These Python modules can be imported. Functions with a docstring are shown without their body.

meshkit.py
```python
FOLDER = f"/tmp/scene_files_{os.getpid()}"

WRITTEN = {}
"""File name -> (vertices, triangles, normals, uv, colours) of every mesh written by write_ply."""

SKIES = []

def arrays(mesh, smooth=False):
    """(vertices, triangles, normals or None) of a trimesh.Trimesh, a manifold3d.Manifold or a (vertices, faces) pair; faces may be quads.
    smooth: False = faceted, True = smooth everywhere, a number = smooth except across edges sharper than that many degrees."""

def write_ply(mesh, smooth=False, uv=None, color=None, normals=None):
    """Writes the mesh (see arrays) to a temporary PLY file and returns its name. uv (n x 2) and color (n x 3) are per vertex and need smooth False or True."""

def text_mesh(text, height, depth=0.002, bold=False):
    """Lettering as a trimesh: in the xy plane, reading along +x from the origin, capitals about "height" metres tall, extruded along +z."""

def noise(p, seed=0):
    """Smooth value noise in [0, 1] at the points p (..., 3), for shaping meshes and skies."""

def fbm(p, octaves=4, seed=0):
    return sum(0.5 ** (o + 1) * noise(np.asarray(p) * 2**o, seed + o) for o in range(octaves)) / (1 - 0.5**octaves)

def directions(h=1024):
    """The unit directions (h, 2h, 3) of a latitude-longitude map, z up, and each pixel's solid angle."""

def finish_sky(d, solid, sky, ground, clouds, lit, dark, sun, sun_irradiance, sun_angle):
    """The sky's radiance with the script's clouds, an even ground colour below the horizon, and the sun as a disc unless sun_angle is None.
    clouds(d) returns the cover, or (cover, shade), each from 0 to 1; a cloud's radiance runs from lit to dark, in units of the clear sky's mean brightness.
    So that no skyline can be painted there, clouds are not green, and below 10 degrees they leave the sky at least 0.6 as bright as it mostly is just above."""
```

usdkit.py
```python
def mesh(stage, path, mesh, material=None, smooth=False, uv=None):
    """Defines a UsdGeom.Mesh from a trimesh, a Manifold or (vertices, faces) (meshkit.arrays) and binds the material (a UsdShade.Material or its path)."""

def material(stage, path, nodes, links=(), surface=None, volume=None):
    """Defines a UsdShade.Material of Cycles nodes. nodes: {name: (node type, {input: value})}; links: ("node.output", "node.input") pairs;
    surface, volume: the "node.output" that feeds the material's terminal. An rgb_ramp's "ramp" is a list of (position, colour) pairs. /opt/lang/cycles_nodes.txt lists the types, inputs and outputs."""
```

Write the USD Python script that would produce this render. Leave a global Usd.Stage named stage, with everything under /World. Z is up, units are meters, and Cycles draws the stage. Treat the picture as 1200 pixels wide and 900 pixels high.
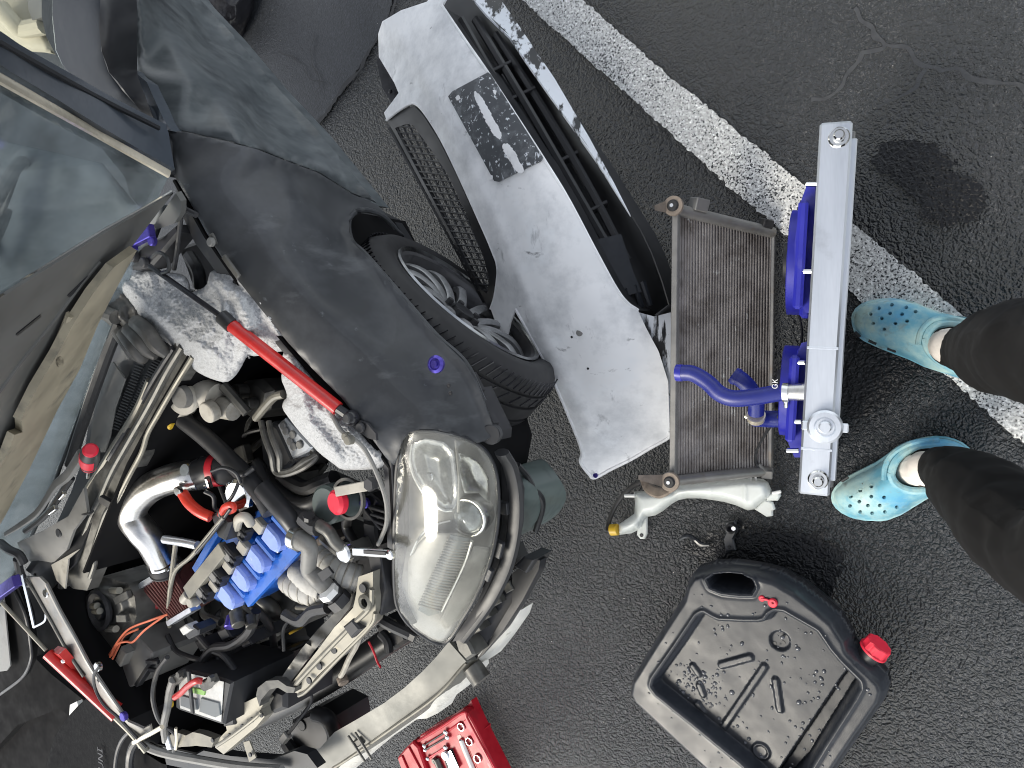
import math, random
import numpy as np, trimesh, shapely
from shapely.geometry import Polygon, LineString
from scipy.spatial import Delaunay
from scipy.interpolate import RBFInterpolator, LinearNDInterpolator, NearestNDInterpolator
from pxr import Usd, UsdGeom, UsdLux, UsdShade, Gf, Sdf, Vt
import usdkit, meshkit

random.seed(7); rng = np.random.default_rng(7)
stage = Usd.Stage.CreateInMemory()
UsdGeom.SetStageUpAxis(stage, UsdGeom.Tokens.z); UsdGeom.SetStageMetersPerUnit(stage, 1.0)
UsdGeom.Xform.Define(stage, '/World'); UsdGeom.Scope.Define(stage, '/World/Looks')

# ---------------------------------------------------------------- camera
CH, CT, CP, CF = 1.86, math.radians(32.5), math.radians(-6), 870.0     # height, tilt, azimuth, focal length in pixels of 1200
FW = np.array([-math.sin(CT)*math.cos(CP), math.sin(CT)*math.sin(CP), -math.cos(CT)])
RT = np.array([1., 0, 0]) - FW*FW[0]; RT /= np.linalg.norm(RT)
UPV = np.cross(RT, FW)
cam = UsdGeom.Camera.Define(stage, '/World/camera')
m = Gf.Matrix4d(*RT, 0, *UPV, 0, *(-FW), 0, 0, 0, CH, 1)
cam.AddTransformOp().Set(m)
cam.CreateHorizontalApertureAttr(36.0); cam.CreateVerticalApertureAttr(27.0)
cam.CreateFocalLengthAttr(36.0*CF/1200); cam.CreateClippingRangeAttr(Gf.Vec2f(0.02, 500))
cam.CreateExposureAttr(1.12)

# ---------------------------------------------------------------- sky and soft sun (overcast)
SUN = np.array([-0.52, -0.80, 1.02]); SUN /= np.linalg.norm(SUN)
sun_el, sun_rot = math.asin(SUN[2]), math.atan2(SUN[0], SUN[1])
usdkit.material(stage, '/World/Looks/sky', {
    'sky': ('sky_texture', {'sky_type': 'single_scattering', 'sun_disc': False, 'sun_elevation': sun_el, 'sun_rotation': sun_rot}),
    'hs': ('hsv', {'saturation': 0.5, 'value': 1.0, 'fac': 1.0}),
    'tc': ('texture_coordinate', {}), 'n': ('noise_texture', {'scale': 2.2, 'detail': 5.0, 'roughness': 0.55}),
    'rp': ('rgb_ramp', {'ramp': [(0.35, (0, 0, 0)), (0.7, (1, 1, 1))]}),
    'hc': ('hsv', {'saturation': 0.15, 'value': 2.3, 'fac': 1.0}), 'mx': ('mix', {'mix_type': 'mix'}),
    'bg': ('background_shader', {'strength': 0.085})},
    [('sky.color', 'hs.color'), ('tc.generated', 'n.vector'), ('n.fac', 'rp.fac'), ('rp.color', 'mx.fac'), ('sky.color', 'hc.color'), ('hc.color', 'mx.color2'), ('hs.color', 'mx.color1'), ('mx.color', 'bg.color')], surface='bg.background')
dome = UsdLux.DomeLight.Define(stage, '/World/sky')
dome.CreateIntensityAttr(1.0)
UsdShade.MaterialBindingAPI.Apply(dome.GetPrim()).Bind(UsdShade.Material.Get(stage, '/World/Looks/sky'))
dome.GetPrim().SetCustomDataByKey('kind', 'structure')
sun = UsdLux.DistantLight.Define(stage, '/World/sun')
sun.CreateIntensityAttr(0.4); sun.CreateAngleAttr(26.0); sun.CreateNormalizeAttr(True); sun.CreateColorAttr(Gf.Vec3f(1.0, 0.93, 0.80))
zx = np.cross([0, 0, 1.], SUN); zx /= np.linalg.norm(zx); zy = np.cross(SUN, zx)
sun.AddTransformOp().Set(Gf.Matrix4d(*zx, 0, *zy, 0, *SUN, 0, 0, 0, 5, 1))

# ---------------------------------------------------------------- geometry helpers
def P(u, v, z):
    "the world point at height z that the surveyed picture position (u, v) sees"
    u, v, z = (np.asarray(a, float) for a in (u, v, z))
    d = FW + ((u-600)/CF)[..., None]*RT + ((450-v)/CF)[..., None]*UPV
    t = (z-CH)/d[..., 2]
    return np.array([0, 0, CH]) + d*t[..., None]
def V(*pts):
    a = np.array(pts, float); return P(a[:, 0], a[:, 1], a[:, 2])
def ray(u, v):
    d = FW + (u-600)/CF*RT + (450-v)/CF*UPV; return d/np.linalg.norm(d)
def unit(a):
    a = np.asarray(a, float); return a/np.linalg.norm(a)
def cat(ms): return trimesh.util.concatenate([x for x in ms if x is not None])
def TM(v, f): return trimesh.Trimesh(np.asarray(v, float), np.asarray(f), process=False)

def fill(poly, holes=(), step=6.0):
    pg = Polygon(poly, [h for h in holes]).buffer(0)
    if pg.geom_type != 'Polygon': pg = max(pg.geoms, key=lambda g: g.area)
    dense = pg.segmentize(step)
    b = np.vstack([np.array(r.coords)[:-1] for r in [dense.exterior, *dense.interiors]])
    x0, y0, x1, y1 = pg.bounds
    xs, ys = np.arange(x0, x1, step), np.arange(y0, y1, step*0.866)
    g = np.array([(x+(j % 2)*step/2, y) for j, y in enumerate(ys) for x in xs]) if len(xs) and len(ys) else np.zeros((0, 2))
    if len(g):
        k = shapely.contains_xy(pg, g[:, 0], g[:, 1]); g = g[k]
    if len(g):
        k = shapely.distance(shapely.points(g), pg.boundary) > step*0.55; g = g[k]
    pts = np.vstack([b, g]); tri = Delaunay(pts).simplices
    c = pts[tri].mean(1)
    e1, e2 = pts[tri[:, 1]]-pts[tri[:, 0]], pts[tri[:, 2]]-pts[tri[:, 0]]
    area = e1[:, 0]*e2[:, 1]-e1[:, 1]*e2[:, 0]
    tri = np.where((area < 0)[:, None], tri[:, ::-1], tri)
    tri = tri[shapely.contains_xy(pg, c[:, 0], c[:, 1]) & (np.abs(area) > 1e-9*step*step)]
    return pts, tri

def zfun(ctrl, kind='rbf'):
    if np.isscalar(ctrl): return lambda p: np.full(len(p), float(ctrl))
    c = np.array(ctrl, float)
    if len(c) < 3:
        return lambda p: np.full(len(p), c[:, 2].mean())
    if kind == 'linear':
        f, n = LinearNDInterpolator(c[:, :2], c[:, 2]), RBFInterpolator(c[:, :2], c[:, 2], kernel='linear')
        def g(p):
            z = f(p); bad = np.isnan(z)
            if bad.any(): z[bad] = n(p[bad])
            return z
        return g
    if kind == 'quad':
        s0 = c[:, :2].mean(0); q = (c[:, :2]-s0)/100
        B = lambda q: np.c_[np.ones(len(q)), q, q**2, q[:, :1]*q[:, 1:]]
        k = np.linalg.lstsq(B(q), c[:, 2], rcond=None)[0]; return lambda p: B((p-s0)/100) @ k
    if len(c) == 3:
        A = np.c_[c[:, :2], np.ones(3)]; s = np.linalg.solve(A, c[:, 2]); return lambda p: p @ s[:2] + s[2]
    r = RBFInterpolator(c[:, :2], c[:, 2], kernel='thin_plate_spline', smoothing=0.0)
    return lambda p: r(p)

def shell(top, tri, th, down=None):
    "closes an open sheet with a back side th behind it (or moved by the vector down)"
    n = np.zeros_like(top); fn = np.cross(top[tri[:, 1]]-top[tri[:, 0]], top[tri[:, 2]]-top[tri[:, 0]])
    for k in range(3): np.add.at(n, tri[:, k], fn)
    n /= np.maximum(np.linalg.norm(n, axis=1, keepdims=True), 1e-12)
    flip = n[:, 2].mean() < 0
    if flip: tri, n = tri[:, ::-1], -n
    bot = top - n*th if down is None else top + np.asarray(down, float)
    N = len(top)
    e = np.vstack([tri[:, [0, 1]], tri[:, [1, 2]], tri[:, [2, 0]]])
    key = {}
    for a, b in e: key[(a, b)] = 1
    be = np.array([(a, b) for a, b in key if (b, a) not in key])
    side = np.vstack([np.c_[be[:, 0], be[:, 0]+N, be[:, 1]], np.c_[be[:, 1], be[:, 0]+N, be[:, 1]+N]])
    return TM(np.vstack([top, bot]), np.vstack([tri, tri[:, ::-1]+N, side]))

def sheet(poly, ctrl, th=.004, step=6.0, holes=(), kind='rbf', smooth=0, down=None, bump=None, plane=None):
    "a curved sheet with the outline poly, whose heights follow the control points ctrl (u, v, z)"
    pts, tri = fill(poly, holes, step)
    if plane is not None:
        o, nn = plane; d = FW + ((pts[:, :1]-600)/CF)*RT + ((450-pts[:, 1:])/CF)*UPV
        t = ((o-np.array([0, 0, CH])) @ nn)/(d @ nn); top = np.array([0, 0, CH]) + d*t[:, None]
    else:
        z = zfun(ctrl, kind)(pts)
        for _ in range(smooth):
            s, c = z.copy(), np.ones(len(z))
            for a, b in ((0, 1), (1, 2), (2, 0)):
                np.add.at(s, tri[:, a], z[tri[:, b]]); np.add.at(c, tri[:, a], 1)
            z = s/c
        if bump is not None: z = z + bump(pts)
        top = P(pts[:, 0], pts[:, 1], z)
    return shell(top, tri, th, down)

def ch(p, n=2):
    "rounds an outline off (corner cutting)"
    p = np.asarray(p, float)
    for _ in range(n):
        q = np.roll(p, -1, 0); p = np.stack([.75*p+.25*q, .25*p+.75*q], 1).reshape(-1, 2)
    return p
def inset(p, d):
    p = np.asarray(p, float); n = len(p); out = []
    for i in range(n):
        a, b, c = p[i-1], p[i], p[(i+1) % n]
        e1, e2 = unit(b-a), unit(c-b); n1, n2 = np.array([-e1[1], e1[0]]), np.array([-e2[1], e2[0]])
        k = n1+n2; k = k/max(np.dot(k, n1), .35) if np.linalg.norm(k) > 1e-6 else n1
        out.append(b + d*k)
    return np.array(out)
def prism(xy, z0, z1, bev=.003):
    "upright prism with a bevelled top; z0/z1 bottom and top"
    xy = np.asarray(xy, float)
    pg = Polygon(xy)
    if pg.exterior.is_ccw is False: xy = xy[::-1]
    n = len(xy); top = inset(xy, bev) if bev else xy
    if bev and not Polygon(top).is_valid: top = xy
    import mapbox_earcut as ec
    t1 = ec.triangulate_float64(np.ascontiguousarray(top), np.array([n], np.uint32)).reshape(-1, 3)
    v = np.vstack([np.c_[xy, np.full(n, z0)], np.c_[xy, np.full(n, z1-bev)], np.c_[top, np.full(n, z1)]])
    f = []
    for i in range(n):
        j = (i+1) % n
        for k in (0, 1): f += [(k*n+i, k*n+j, (k+1)*n+j), (k*n+i, (k+1)*n+j, (k+1)*n+i)]
    a = top[t1]; e1, e2 = a[:, 1]-a[:, 0], a[:, 2]-a[:, 0]; ar = e1[:, 0]*e2[:, 1]-e1[:, 1]*e2[:, 0]
    t1 = np.where((ar < 0)[:, None], t1[:, ::-1], t1)
    return TM(v, np.vstack([f, t1+2*n, t1[:, ::-1]]))
def block(poly, z1, z0, bev=.003):
    w = P(np.array(poly, float)[:, 0], np.array(poly, float)[:, 1], np.full(len(poly), z1))
    return prism(w[:, :2], z0, z1, bev)

def spline(p, n=8):
    p = np.asarray(p, float)
    if len(p) < 3: return np.array([p[0]+(p[-1]-p[0])*t for t in np.linspace(0, 1, 3)])
    q = np.vstack([2*p[0]-p[1], p, 2*p[-1]-p[-2]]); out = []
    for i in range(1, len(q)-2):
        a, b, c, d = q[i-1:i+3]
        for t in np.linspace(0, 1, n, endpoint=False):
            out.append(.5*((2*b)+(-a+c)*t+(2*a-5*b+4*c-d)*t*t+(-a+3*b-3*c+d)*t**3))
    out.append(p[-1]); return np.array(out)
def frames(c):
    t = np.gradient(c, axis=0); t /= np.maximum(np.linalg.norm(t, axis=1, keepdims=True), 1e-12)
    a = np.array([0, 0, 1.]) if abs(t[0, 2]) < .9 else np.array([1., 0, 0])
    u = unit(np.cross(t[0], a)); us = []
    for k in t:
        u = unit(u - k*(u @ k)); us.append(u)
    us = np.array(us); return t, us, np.cross(t, us)
def sweep(c, r, n=12, flat=1.0, closed=False):
    "tube along the points c with the radius r (number or one per point)"
    c = np.asarray(c, float); m_ = len(c); r = np.broadcast_to(np.asarray(r, float), m_)
    t, u, w = frames(c); a = np.linspace(0, 2*np.pi, n, endpoint=False)
    v = (c[:, None] + r[:, None, None]*(np.cos(a)[None, :, None]*u[:, None] + flat*np.sin(a)[None, :, None]*w[:, None])).reshape(-1, 3)
    f = []
    for i in range(m_-1):
        for j in range(n):
            k = (j+1) % n; f += [(i*n+j, i*n+k, (i+1)*n+k), (i*n+j, (i+1)*n+k, (i+1)*n+j)]
    v = np.vstack([v, c[0], c[-1]]); A, B = len(v)-2, len(v)-1
    for j in range(n):
        k = (j+1) % n; f += [(A, k, j), (B, (m_-1)*n+j, (m_-1)*n+k)]
    g = TM(v, f)
    return g
def tube(pts, r, n=10, flat=1.0, k=8):
    "smooth tube through picture positions (u, v, z)"
    p = V(*pts); c = spline(p, k)
    if not np.isscalar(r): r = np.interp(np.linspace(0, 1, len(c)), np.linspace(0, 1, len(r)), r)
    return sweep(c, r, n, flat)
def wtube(p, r, n=10, k=8, flat=1.0):
    c = spline(p, k)
    if not np.isscalar(r): r = np.interp(np.linspace(0, 1, len(c)), np.linspace(0, 1, len(r)), r)
    return sweep(c, r, n, flat)
def basis(d):
    d = unit(d); a = np.array([0, 0, 1.]) if abs(d[2]) < .9 else np.array([1., 0, 0])
    u = unit(np.cross(a, d)); return u, np.cross(d, u), d
def rev(o, d, prof, n=24, a0=0, a1=2*np.pi):
    "surface of revolution: prof = (radius, height along d)"
    u, w, d = basis(d); prof = np.array(prof, float); a = np.linspace(a0, a1, n, endpoint=False); m_ = len(prof)
    v = (np.asarray(o, float) + prof[:, 0][:, None, None]*(np.cos(a)[None, :, None]*u + np.sin(a)[None, :, None]*w) + prof[:, 1][:, None, None]*d).reshape(-1, 3)
    f = []
    for i in range(m_-1):
        for j in range(n):
            k = (j+1) % n; f += [(i*n+j, i*n+k, (i+1)*n+k), (i*n+j, (i+1)*n+k, (i+1)*n+j)]
    return TM(v, f)
def can(o, d, r, h, bev=.002, n=24):
    return rev(o, d, [(0, 0), (r-bev, 0), (r, bev), (r, h-bev), (r-bev, h), (0, h)], n)
def hexnut(o, d, r, h): return rev(o, d, [(0, 0), (r, 0), (r, h*.85), (r*.88, h), (0, h)], 6)
def obox(c, ax, size, bev=.002):
    "box with chamfered edges: ax three unit vectors, size full lengths"
    s = np.asarray(size, float)/2; b = min(bev, s.min()*.6); pts = []
    for sx in (-1, 1):
        for sy in (-1, 1):
            for sz in (-1, 1):
                for k in range(3):
                    q = s.copy(); q = q-b; q[k] = s[k]; pts.append(q*[sx, sy, sz])
    h = trimesh.convex.convex_hull(np.array(pts)); return TM(np.asarray(h.vertices) @ np.asarray(ax) + np.asarray(c), h.faces)
def bar(a, b, w, h, up=(0, 0, 1), bev=.0015):
    a, b = np.asarray(a, float), np.asarray(b, float); d = unit(b-a); s = unit(np.cross(up, d)); t = np.cross(d, s)
    return obox((a+b)/2, [d, s, t], [np.linalg.norm(b-a), w, h], bev)
def pbar(p, q, w, h): a = V(p, q); return bar(a[0], a[1], w, h)
def hull(pts):
    h = trimesh.convex.convex_hull(np.asarray(pts)); return TM(h.vertices, h.faces)
def ell(c, r, sub=3, ax=None):
    s = trimesh.creation.icosphere(sub); v = s.vertices*np.asarray(r)
    if ax is not None: v = v @ np.asarray(ax)
    return TM(v+np.asarray(c), s.faces)

# ---------------------------------------------------------------- prims
USED = {}
def numbered(parent, name):
    k = (parent, name); USED[k] = USED.get(k, -1)+1
    return name if USED[k] == 0 else '%s_%03d' % (name, USED[k])
class Node: pass
def tag(prim, label=None, category=None, group=None, kind=None):
    for k, v in (('label', label), ('category', category), ('group', group), ('kind', kind)):
        if v: prim.SetCustomDataByKey(k, v)
def thing(name, label, category, at, group=None):
    n = Node(); n.path = '/World/'+numbered('/World', name); n.o = np.asarray(at, float).copy()
    x = UsdGeom.Xform.Define(stage, n.path); x.AddTranslateOp().Set(Gf.Vec3d(*map(float, n.o))); tag(x.GetPrim(), label, category, group); return n
def part(parent, name, mesh, mt, smooth=35, label=None, kind=None):
    n = Node(); n.path = parent.path+'/'+numbered(parent.path, name); n.o = parent.o
    mm = TM(np.asarray(mesh.vertices)-n.o, mesh.faces)
    q = usdkit.mesh(stage, n.path, mm, mt, smooth); q.CreateDoubleSidedAttr(True); tag(q.GetPrim(), label, None, None, kind); return n
def solo(name, mesh, mt, label=None, category=None, group=None, kind=None, smooth=35):
    n = Node(); n.path = '/World/'+numbered('/World', name); n.o = np.zeros(3)
    if kind == 'structure': at = np.zeros(3)
    else:
        at = mesh.vertices.mean(0); at[2] = mesh.vertices[:, 2].min()
    n.o = at
    q = usdkit.mesh(stage, n.path, TM(np.asarray(mesh.vertices)-at, mesh.faces), mt, smooth)
    q.AddTranslateOp().Set(Gf.Vec3d(*map(float, at))); tag(q.GetPrim(), label, category, group, kind); return n

# ---------------------------------------------------------------- materials
def M(name, col, rough=.5, metal=0., var=.15, vs=9., bump=0., bs=180., rv=.12, dirt=None, coat=0., stretch=None, spec=.5, extra=None, bd=.002, sheen=0.):
    c = np.array(col, float); nodes = {
        'g': ('geometry', {}), 'mp': ('mapping', {'scale': stretch or (1, 1, 1)}),
        'n': ('noise_texture', {'scale': vs, 'detail': 6.0, 'roughness': .6}),
        'r': ('rgb_ramp', {'ramp': [(.3, tuple(c*(1-var))), (.7, tuple(np.minimum(c*(1+var), .95)))]}),
        'rr': ('map_range', {'from_min': .3, 'from_max': .7, 'to_min': max(rough-rv, .03), 'to_max': min(rough+rv, 1.)}),
        'p': ('principled_bsdf', {'metallic': metal, 'coat_weight': coat, 'specular_ior_level': spec, 'sheen_weight': sheen, **(extra or {})})}
    links = [('g.position', 'mp.vector'), ('mp.vector', 'n.vector'), ('n.fac', 'r.fac'), ('n.fac', 'rr.value'), ('rr.result', 'p.roughness')]
    last = 'r.color'
    for i, d in enumerate(dirt or ()):
        dc, ds, lo, hi = d[:4]; st = d[4] if len(d) > 4 else (1, 1, 1)
        nodes.update({f'dm{i}': ('mapping', {'scale': st, 'location': (3.1*i, 1.7*i, .9*i), 'rotation': d[5] if len(d) > 5 else (0, 0, 0)}), f'dn{i}': ('noise_texture', {'scale': ds, 'detail': 7.0, 'roughness': .65}),
            f'dr{i}': ('rgb_ramp', {'ramp': [(lo, (0, 0, 0)), (hi, (1, 1, 1))]}), f'dx{i}': ('mix', {'mix_type': 'mix', 'color2': tuple(dc)})})
        links += [('g.position', f'dm{i}.vector'), (f'dm{i}.vector', f'dn{i}.vector'), (f'dn{i}.fac', f'dr{i}.fac'), (f'dr{i}.color', f'dx{i}.fac'), (last, f'dx{i}.color1')]
        last = f'dx{i}.color'
    links.append((last, 'p.base_color'))
    if bump:
        nodes.update({'bn': ('noise_texture', {'scale': bs, 'detail': 3.0}), 'b': ('bump', {'strength': bump, 'distance': bd})})
        links += [('g.position', 'bn.vector'), ('bn.fac', 'b.height'), ('b.normal', 'p.normal')]
    return usdkit.material(stage, '/World/Looks/'+name, nodes, links, surface='p.BSDF')

def asphalt(name, c0, c1, rough, cell, strength, dist, glint=.0, patch=None, spec=.5):
    nodes = {'g': ('geometry', {}),
        'n': ('noise_texture', {'scale': 2.3, 'detail': 6.0, 'roughness': .6}), 'r': ('rgb_ramp', {'ramp': [(.3, c0), (.72, c1)]}),
        'n2': ('noise_texture', {'scale': 160., 'detail': 3.0}), 'r2': ('rgb_ramp', {'ramp': [(.3, (.55,)*3), (.6, (1,)*3), (.78, (1.7,)*3)]}),
        'mu': ('mix', {'mix_type': 'multiply', 'fac': 1.0}),
        'nw': ('noise_texture', {'scale': 60., 'detail': 2.0}), 'wm': ('mix', {'mix_type': 'linear_light', 'fac': .012}),
        'v': ('voronoi_texture', {'scale': cell, 'feature': 'smooth_f1', 'smoothness': .5}),
        'n3': ('noise_texture', {'scale': cell*.55, 'detail': 4.0, 'roughness': .6}),
        'ad': ('math', {'math_type': 'multiply_add', 'value2': -1.0}),
        'b': ('bump', {'strength': strength, 'distance': dist}),
        'nr': ('noise_texture', {'scale': 1.7, 'detail': 4.0}), 'rr': ('map_range', {'from_min': .3, 'from_max': .7, 'to_min': rough-.08, 'to_max': rough+.1}),
        'wn': ('voronoi_texture', {'scale': 55., 'feature': 'f1'}), 'wr': ('rgb_ramp', {'ramp': [(0, (1,)*3), (.045, (1,)*3), (.06, (0,)*3)]}),
        'sp': ('voronoi_texture', {'scale': 55., 'feature': 'f1'}), 'se': ('separate_color', {}), 'gt': ('math', {'math_type': 'greater_than', 'value2': 1-glint}), 'gm': ('math', {'math_type': 'multiply'}),
        'gx': ('mix', {'mix_type': 'mix', 'color2': (.62, .6, .55)}),
        'p': ('principled_bsdf', {'specular_ior_level': spec})}
    links = [('g.position', 'n.vector'), ('n.fac', 'r.fac'), ('g.position', 'n2.vector'), ('n2.fac', 'r2.fac'), ('r.color', 'mu.color1'), ('r2.color', 'mu.color2'),
        ('g.position', 'nw.vector'), ('g.position', 'wm.color1'), ('nw.color', 'wm.color2'), ('wm.color', 'v.vector'), ('g.position', 'n3.vector'),
        ('v.distance', 'ad.value1'), ('n3.fac', 'ad.value3'), ('ad.value', 'b.height'), ('b.normal', 'p.normal'),
        ('g.position', 'nr.vector'), ('nr.fac', 'rr.value'), ('rr.result', 'p.roughness'),
        ('g.position', 'sp.vector'), ('sp.color', 'se.color'), ('se.r', 'gt.value1'), ('g.position', 'wn.vector'), ('wn.distance', 'wr.fac'), ('wr.color', 'gm.value1'), ('gt.value', 'gm.value2'),
        ('gm.value', 'gx.fac'), ('mu.color', 'gx.color1'), ('gx.color', 'p.base_color')]
    if patch:    # worn paint: pits show the asphalt
        nodes.update({'pv': ('noise_texture', {'scale': 210., 'detail': 2.0, 'roughness': .6}), 'pl': ('noise_texture', {'scale': 5., 'detail': 4.0}), 'pa': ('math', {'math_type': 'multiply_add', 'value2': .30}),
            'pr': ('rgb_ramp', {'ramp': [(.735, (0,)*3), (.765, (1,)*3)]}), 'px': ('mix', {'mix_type': 'mix', 'color2': patch})})
        links = [l for l in links if l[1] != 'p.base_color'] + [('g.position', 'pv.vector'), ('g.position', 'pl.vector'), ('pl.fac', 'pa.value1'), ('pv.fac', 'pa.value3'), ('pa.value', 'pr.fac'), ('pr.color', 'px.fac'), ('gx.color', 'px.color1'), ('px.color', 'p.base_color')]
    return usdkit.material(stage, '/World/Looks/'+name, nodes, links, surface='p.BSDF')

def glass(name, tint, refl=(1, 1, 1), rough=.02, ior=1.5, haze=0., hazec=(.5, .5, .5)):
    r0 = ((ior-1)/(ior+1))**2
    nodes = {'lw': ('layer_weight', {'blend': .5}), 'pw': ('math', {'math_type': 'power', 'value2': 5.0}), 'f': ('math', {'math_type': 'multiply_add', 'value2': 1-r0, 'value3': r0}), 't': ('transparent_bsdf', {'color': tint}), 'gl': ('glossy_bsdf', {'color': refl, 'roughness': rough}),
             'd': ('diffuse_bsdf', {'color': hazec}), 'g': ('geometry', {}), 'n': ('noise_texture', {'scale': 14., 'detail': 5.0}), 'mr': ('map_range', {'from_min': .3, 'from_max': .75, 'to_min': haze*.3, 'to_max': haze*1.6}),
             'h': ('mix_closure', {}), 'm': ('mix_closure', {})}
    return usdkit.material(stage, '/World/Looks/'+name, nodes, [('g.position', 'n.vector'), ('n.fac', 'mr.value'), ('mr.result', 'h.fac'), ('t.BSDF', 'h.closure1'), ('d.BSDF', 'h.closure2'), ('lw.facing', 'pw.value1'), ('pw.value', 'f.value1'), ('f.value', 'm.fac'), ('h.closure', 'm.closure1'), ('gl.BSDF', 'm.closure2')], surface='m.closure')

MT = {}
MT['asphalt'] = asphalt('asphalt', (.009, .0105, .0135), (.024, .0265, .031), .20, 145., 1., .011, glint=.06, spec=.75)
MT['asphalt_old'] = asphalt('asphalt_old', (.018, .0205, .0245), (.036, .039, .044), .42, 160., .35, .003, glint=.02)
MT['wet'] = asphalt('wet_asphalt', (.005, .0055, .0068), (.012, .013, .015), .26, 120., .8, .006, glint=0., spec=.3)
MT['line_paint'] = asphalt('line_paint', (.58, .59, .58), (.70, .70, .68), .6, 105., .7, .004, patch=(.03, .032, .035))
MT['tar'] = M('tar', (.012, .012, .013), .5, bump=.5, bs=300)
MT['seal'] = M('crack_seal', (.035, .037, .040), .5, bump=.8, bs=260, var=.3, vs=60)
MT['primer'] = M('matte_primer', (.0205, .0222, .0245), .45, var=.2, vs=5, rv=.10, spec=.5, bump=.05, bs=500,
    dirt=[((.066, .070, .076), 4.2, .46, .80, (1, 1, 1)), ((.13, .137, .144), 7., .57, .85, (.6, 1.3, .5), (0, 0, .8)), ((.013, .015, .018), 5., .54, .85), ((.11, .12, .13), 34., .66, .8)])
MT['primer_side'] = M('rubbed_primer', (.052, .060, .064), .38, var=.3, vs=7, rv=.12,
    dirt=[((.12, .132, .135), 9., .44, .80, (.35, 1.7, 1), (0, 0, .8)), ((.014, .017, .020), 8., .48, .78, (.3, 1.9, 1), (0, 0, .8))])
MT['bumper_white'] = M('scuffed_white', (.83, .835, .835), .34, var=.07, vs=4, rv=.14,
    dirt=[((.34, .355, .37), 5.5, .46, .80), ((.82, .84, .85), 9., .56, .72), ((.08, .08, .085), 13., .60, .74, (1, .3, 1), (0, 0, 1.05)), ((.16, .16, .165), 30., .66, .74, (.4, 1, 1), (0, 0, .5)), ((.04, .04, .04), 75., .745, .77)])
MT['peel'] = M('peeling_white', (.6, .63, .67), .38, var=.08, vs=6, dirt=[((.018, .019, .021), 16., .50, .545, (1.4, .16, 1), (0, 0, -1.02)), ((.3, .3, .3), 80., .66, .7)])
MT['plate'] = M('peeled_plate', (.055, .06, .066), .45, var=.2, vs=20, dirt=[((.13, .14, .15), 25., .5, .65), ((.62, .65, .68), 85., .60, .62), ((.58, .61, .65), 9., .585, .60, (2.4, .6, 1), (0, 0, -1.0))])
MT['black'] = M('black_plastic', (.012, .0125, .014), .42, var=.2, bump=.06, bs=600)
MT['blackgloss'] = M('black_gloss', (.010, .010, .012), .18, var=.2)
MT['dark'] = M('dark_metal', (.028, .028, .030), .48, var=.35, vs=22, metal=.2, dirt=[((.07, .066, .058), 18., .58, .75)])
MT['grime'] = M('grimy_steel', (.10, .098, .09), .42, metal=.55, var=.35, vs=16, bump=.1, bs=120, dirt=[((.03, .028, .026), 12., .52, .7), ((.2, .17, .12), 30., .66, .8)])
MT['rubber'] = M('tyre_rubber', (.014, .014, .015), .58, var=.25, vs=14, bump=.15, bs=400, dirt=[((.045, .044, .042), 11., .6, .85)])
MT['hose'] = M('black_hose', (.016, .016, .017), .45, var=.25, vs=25, dirt=[((.06, .058, .054), 16., .58, .8)])
MT['tin'] = M('tan_steel', (.19, .18, .15), .46, metal=.45, var=.25, vs=14, bump=.06, bs=80, dirt=[((.10, .095, .085), 10., .55, .75), ((.32, .28, .19), 24., .62, .8)])
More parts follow.
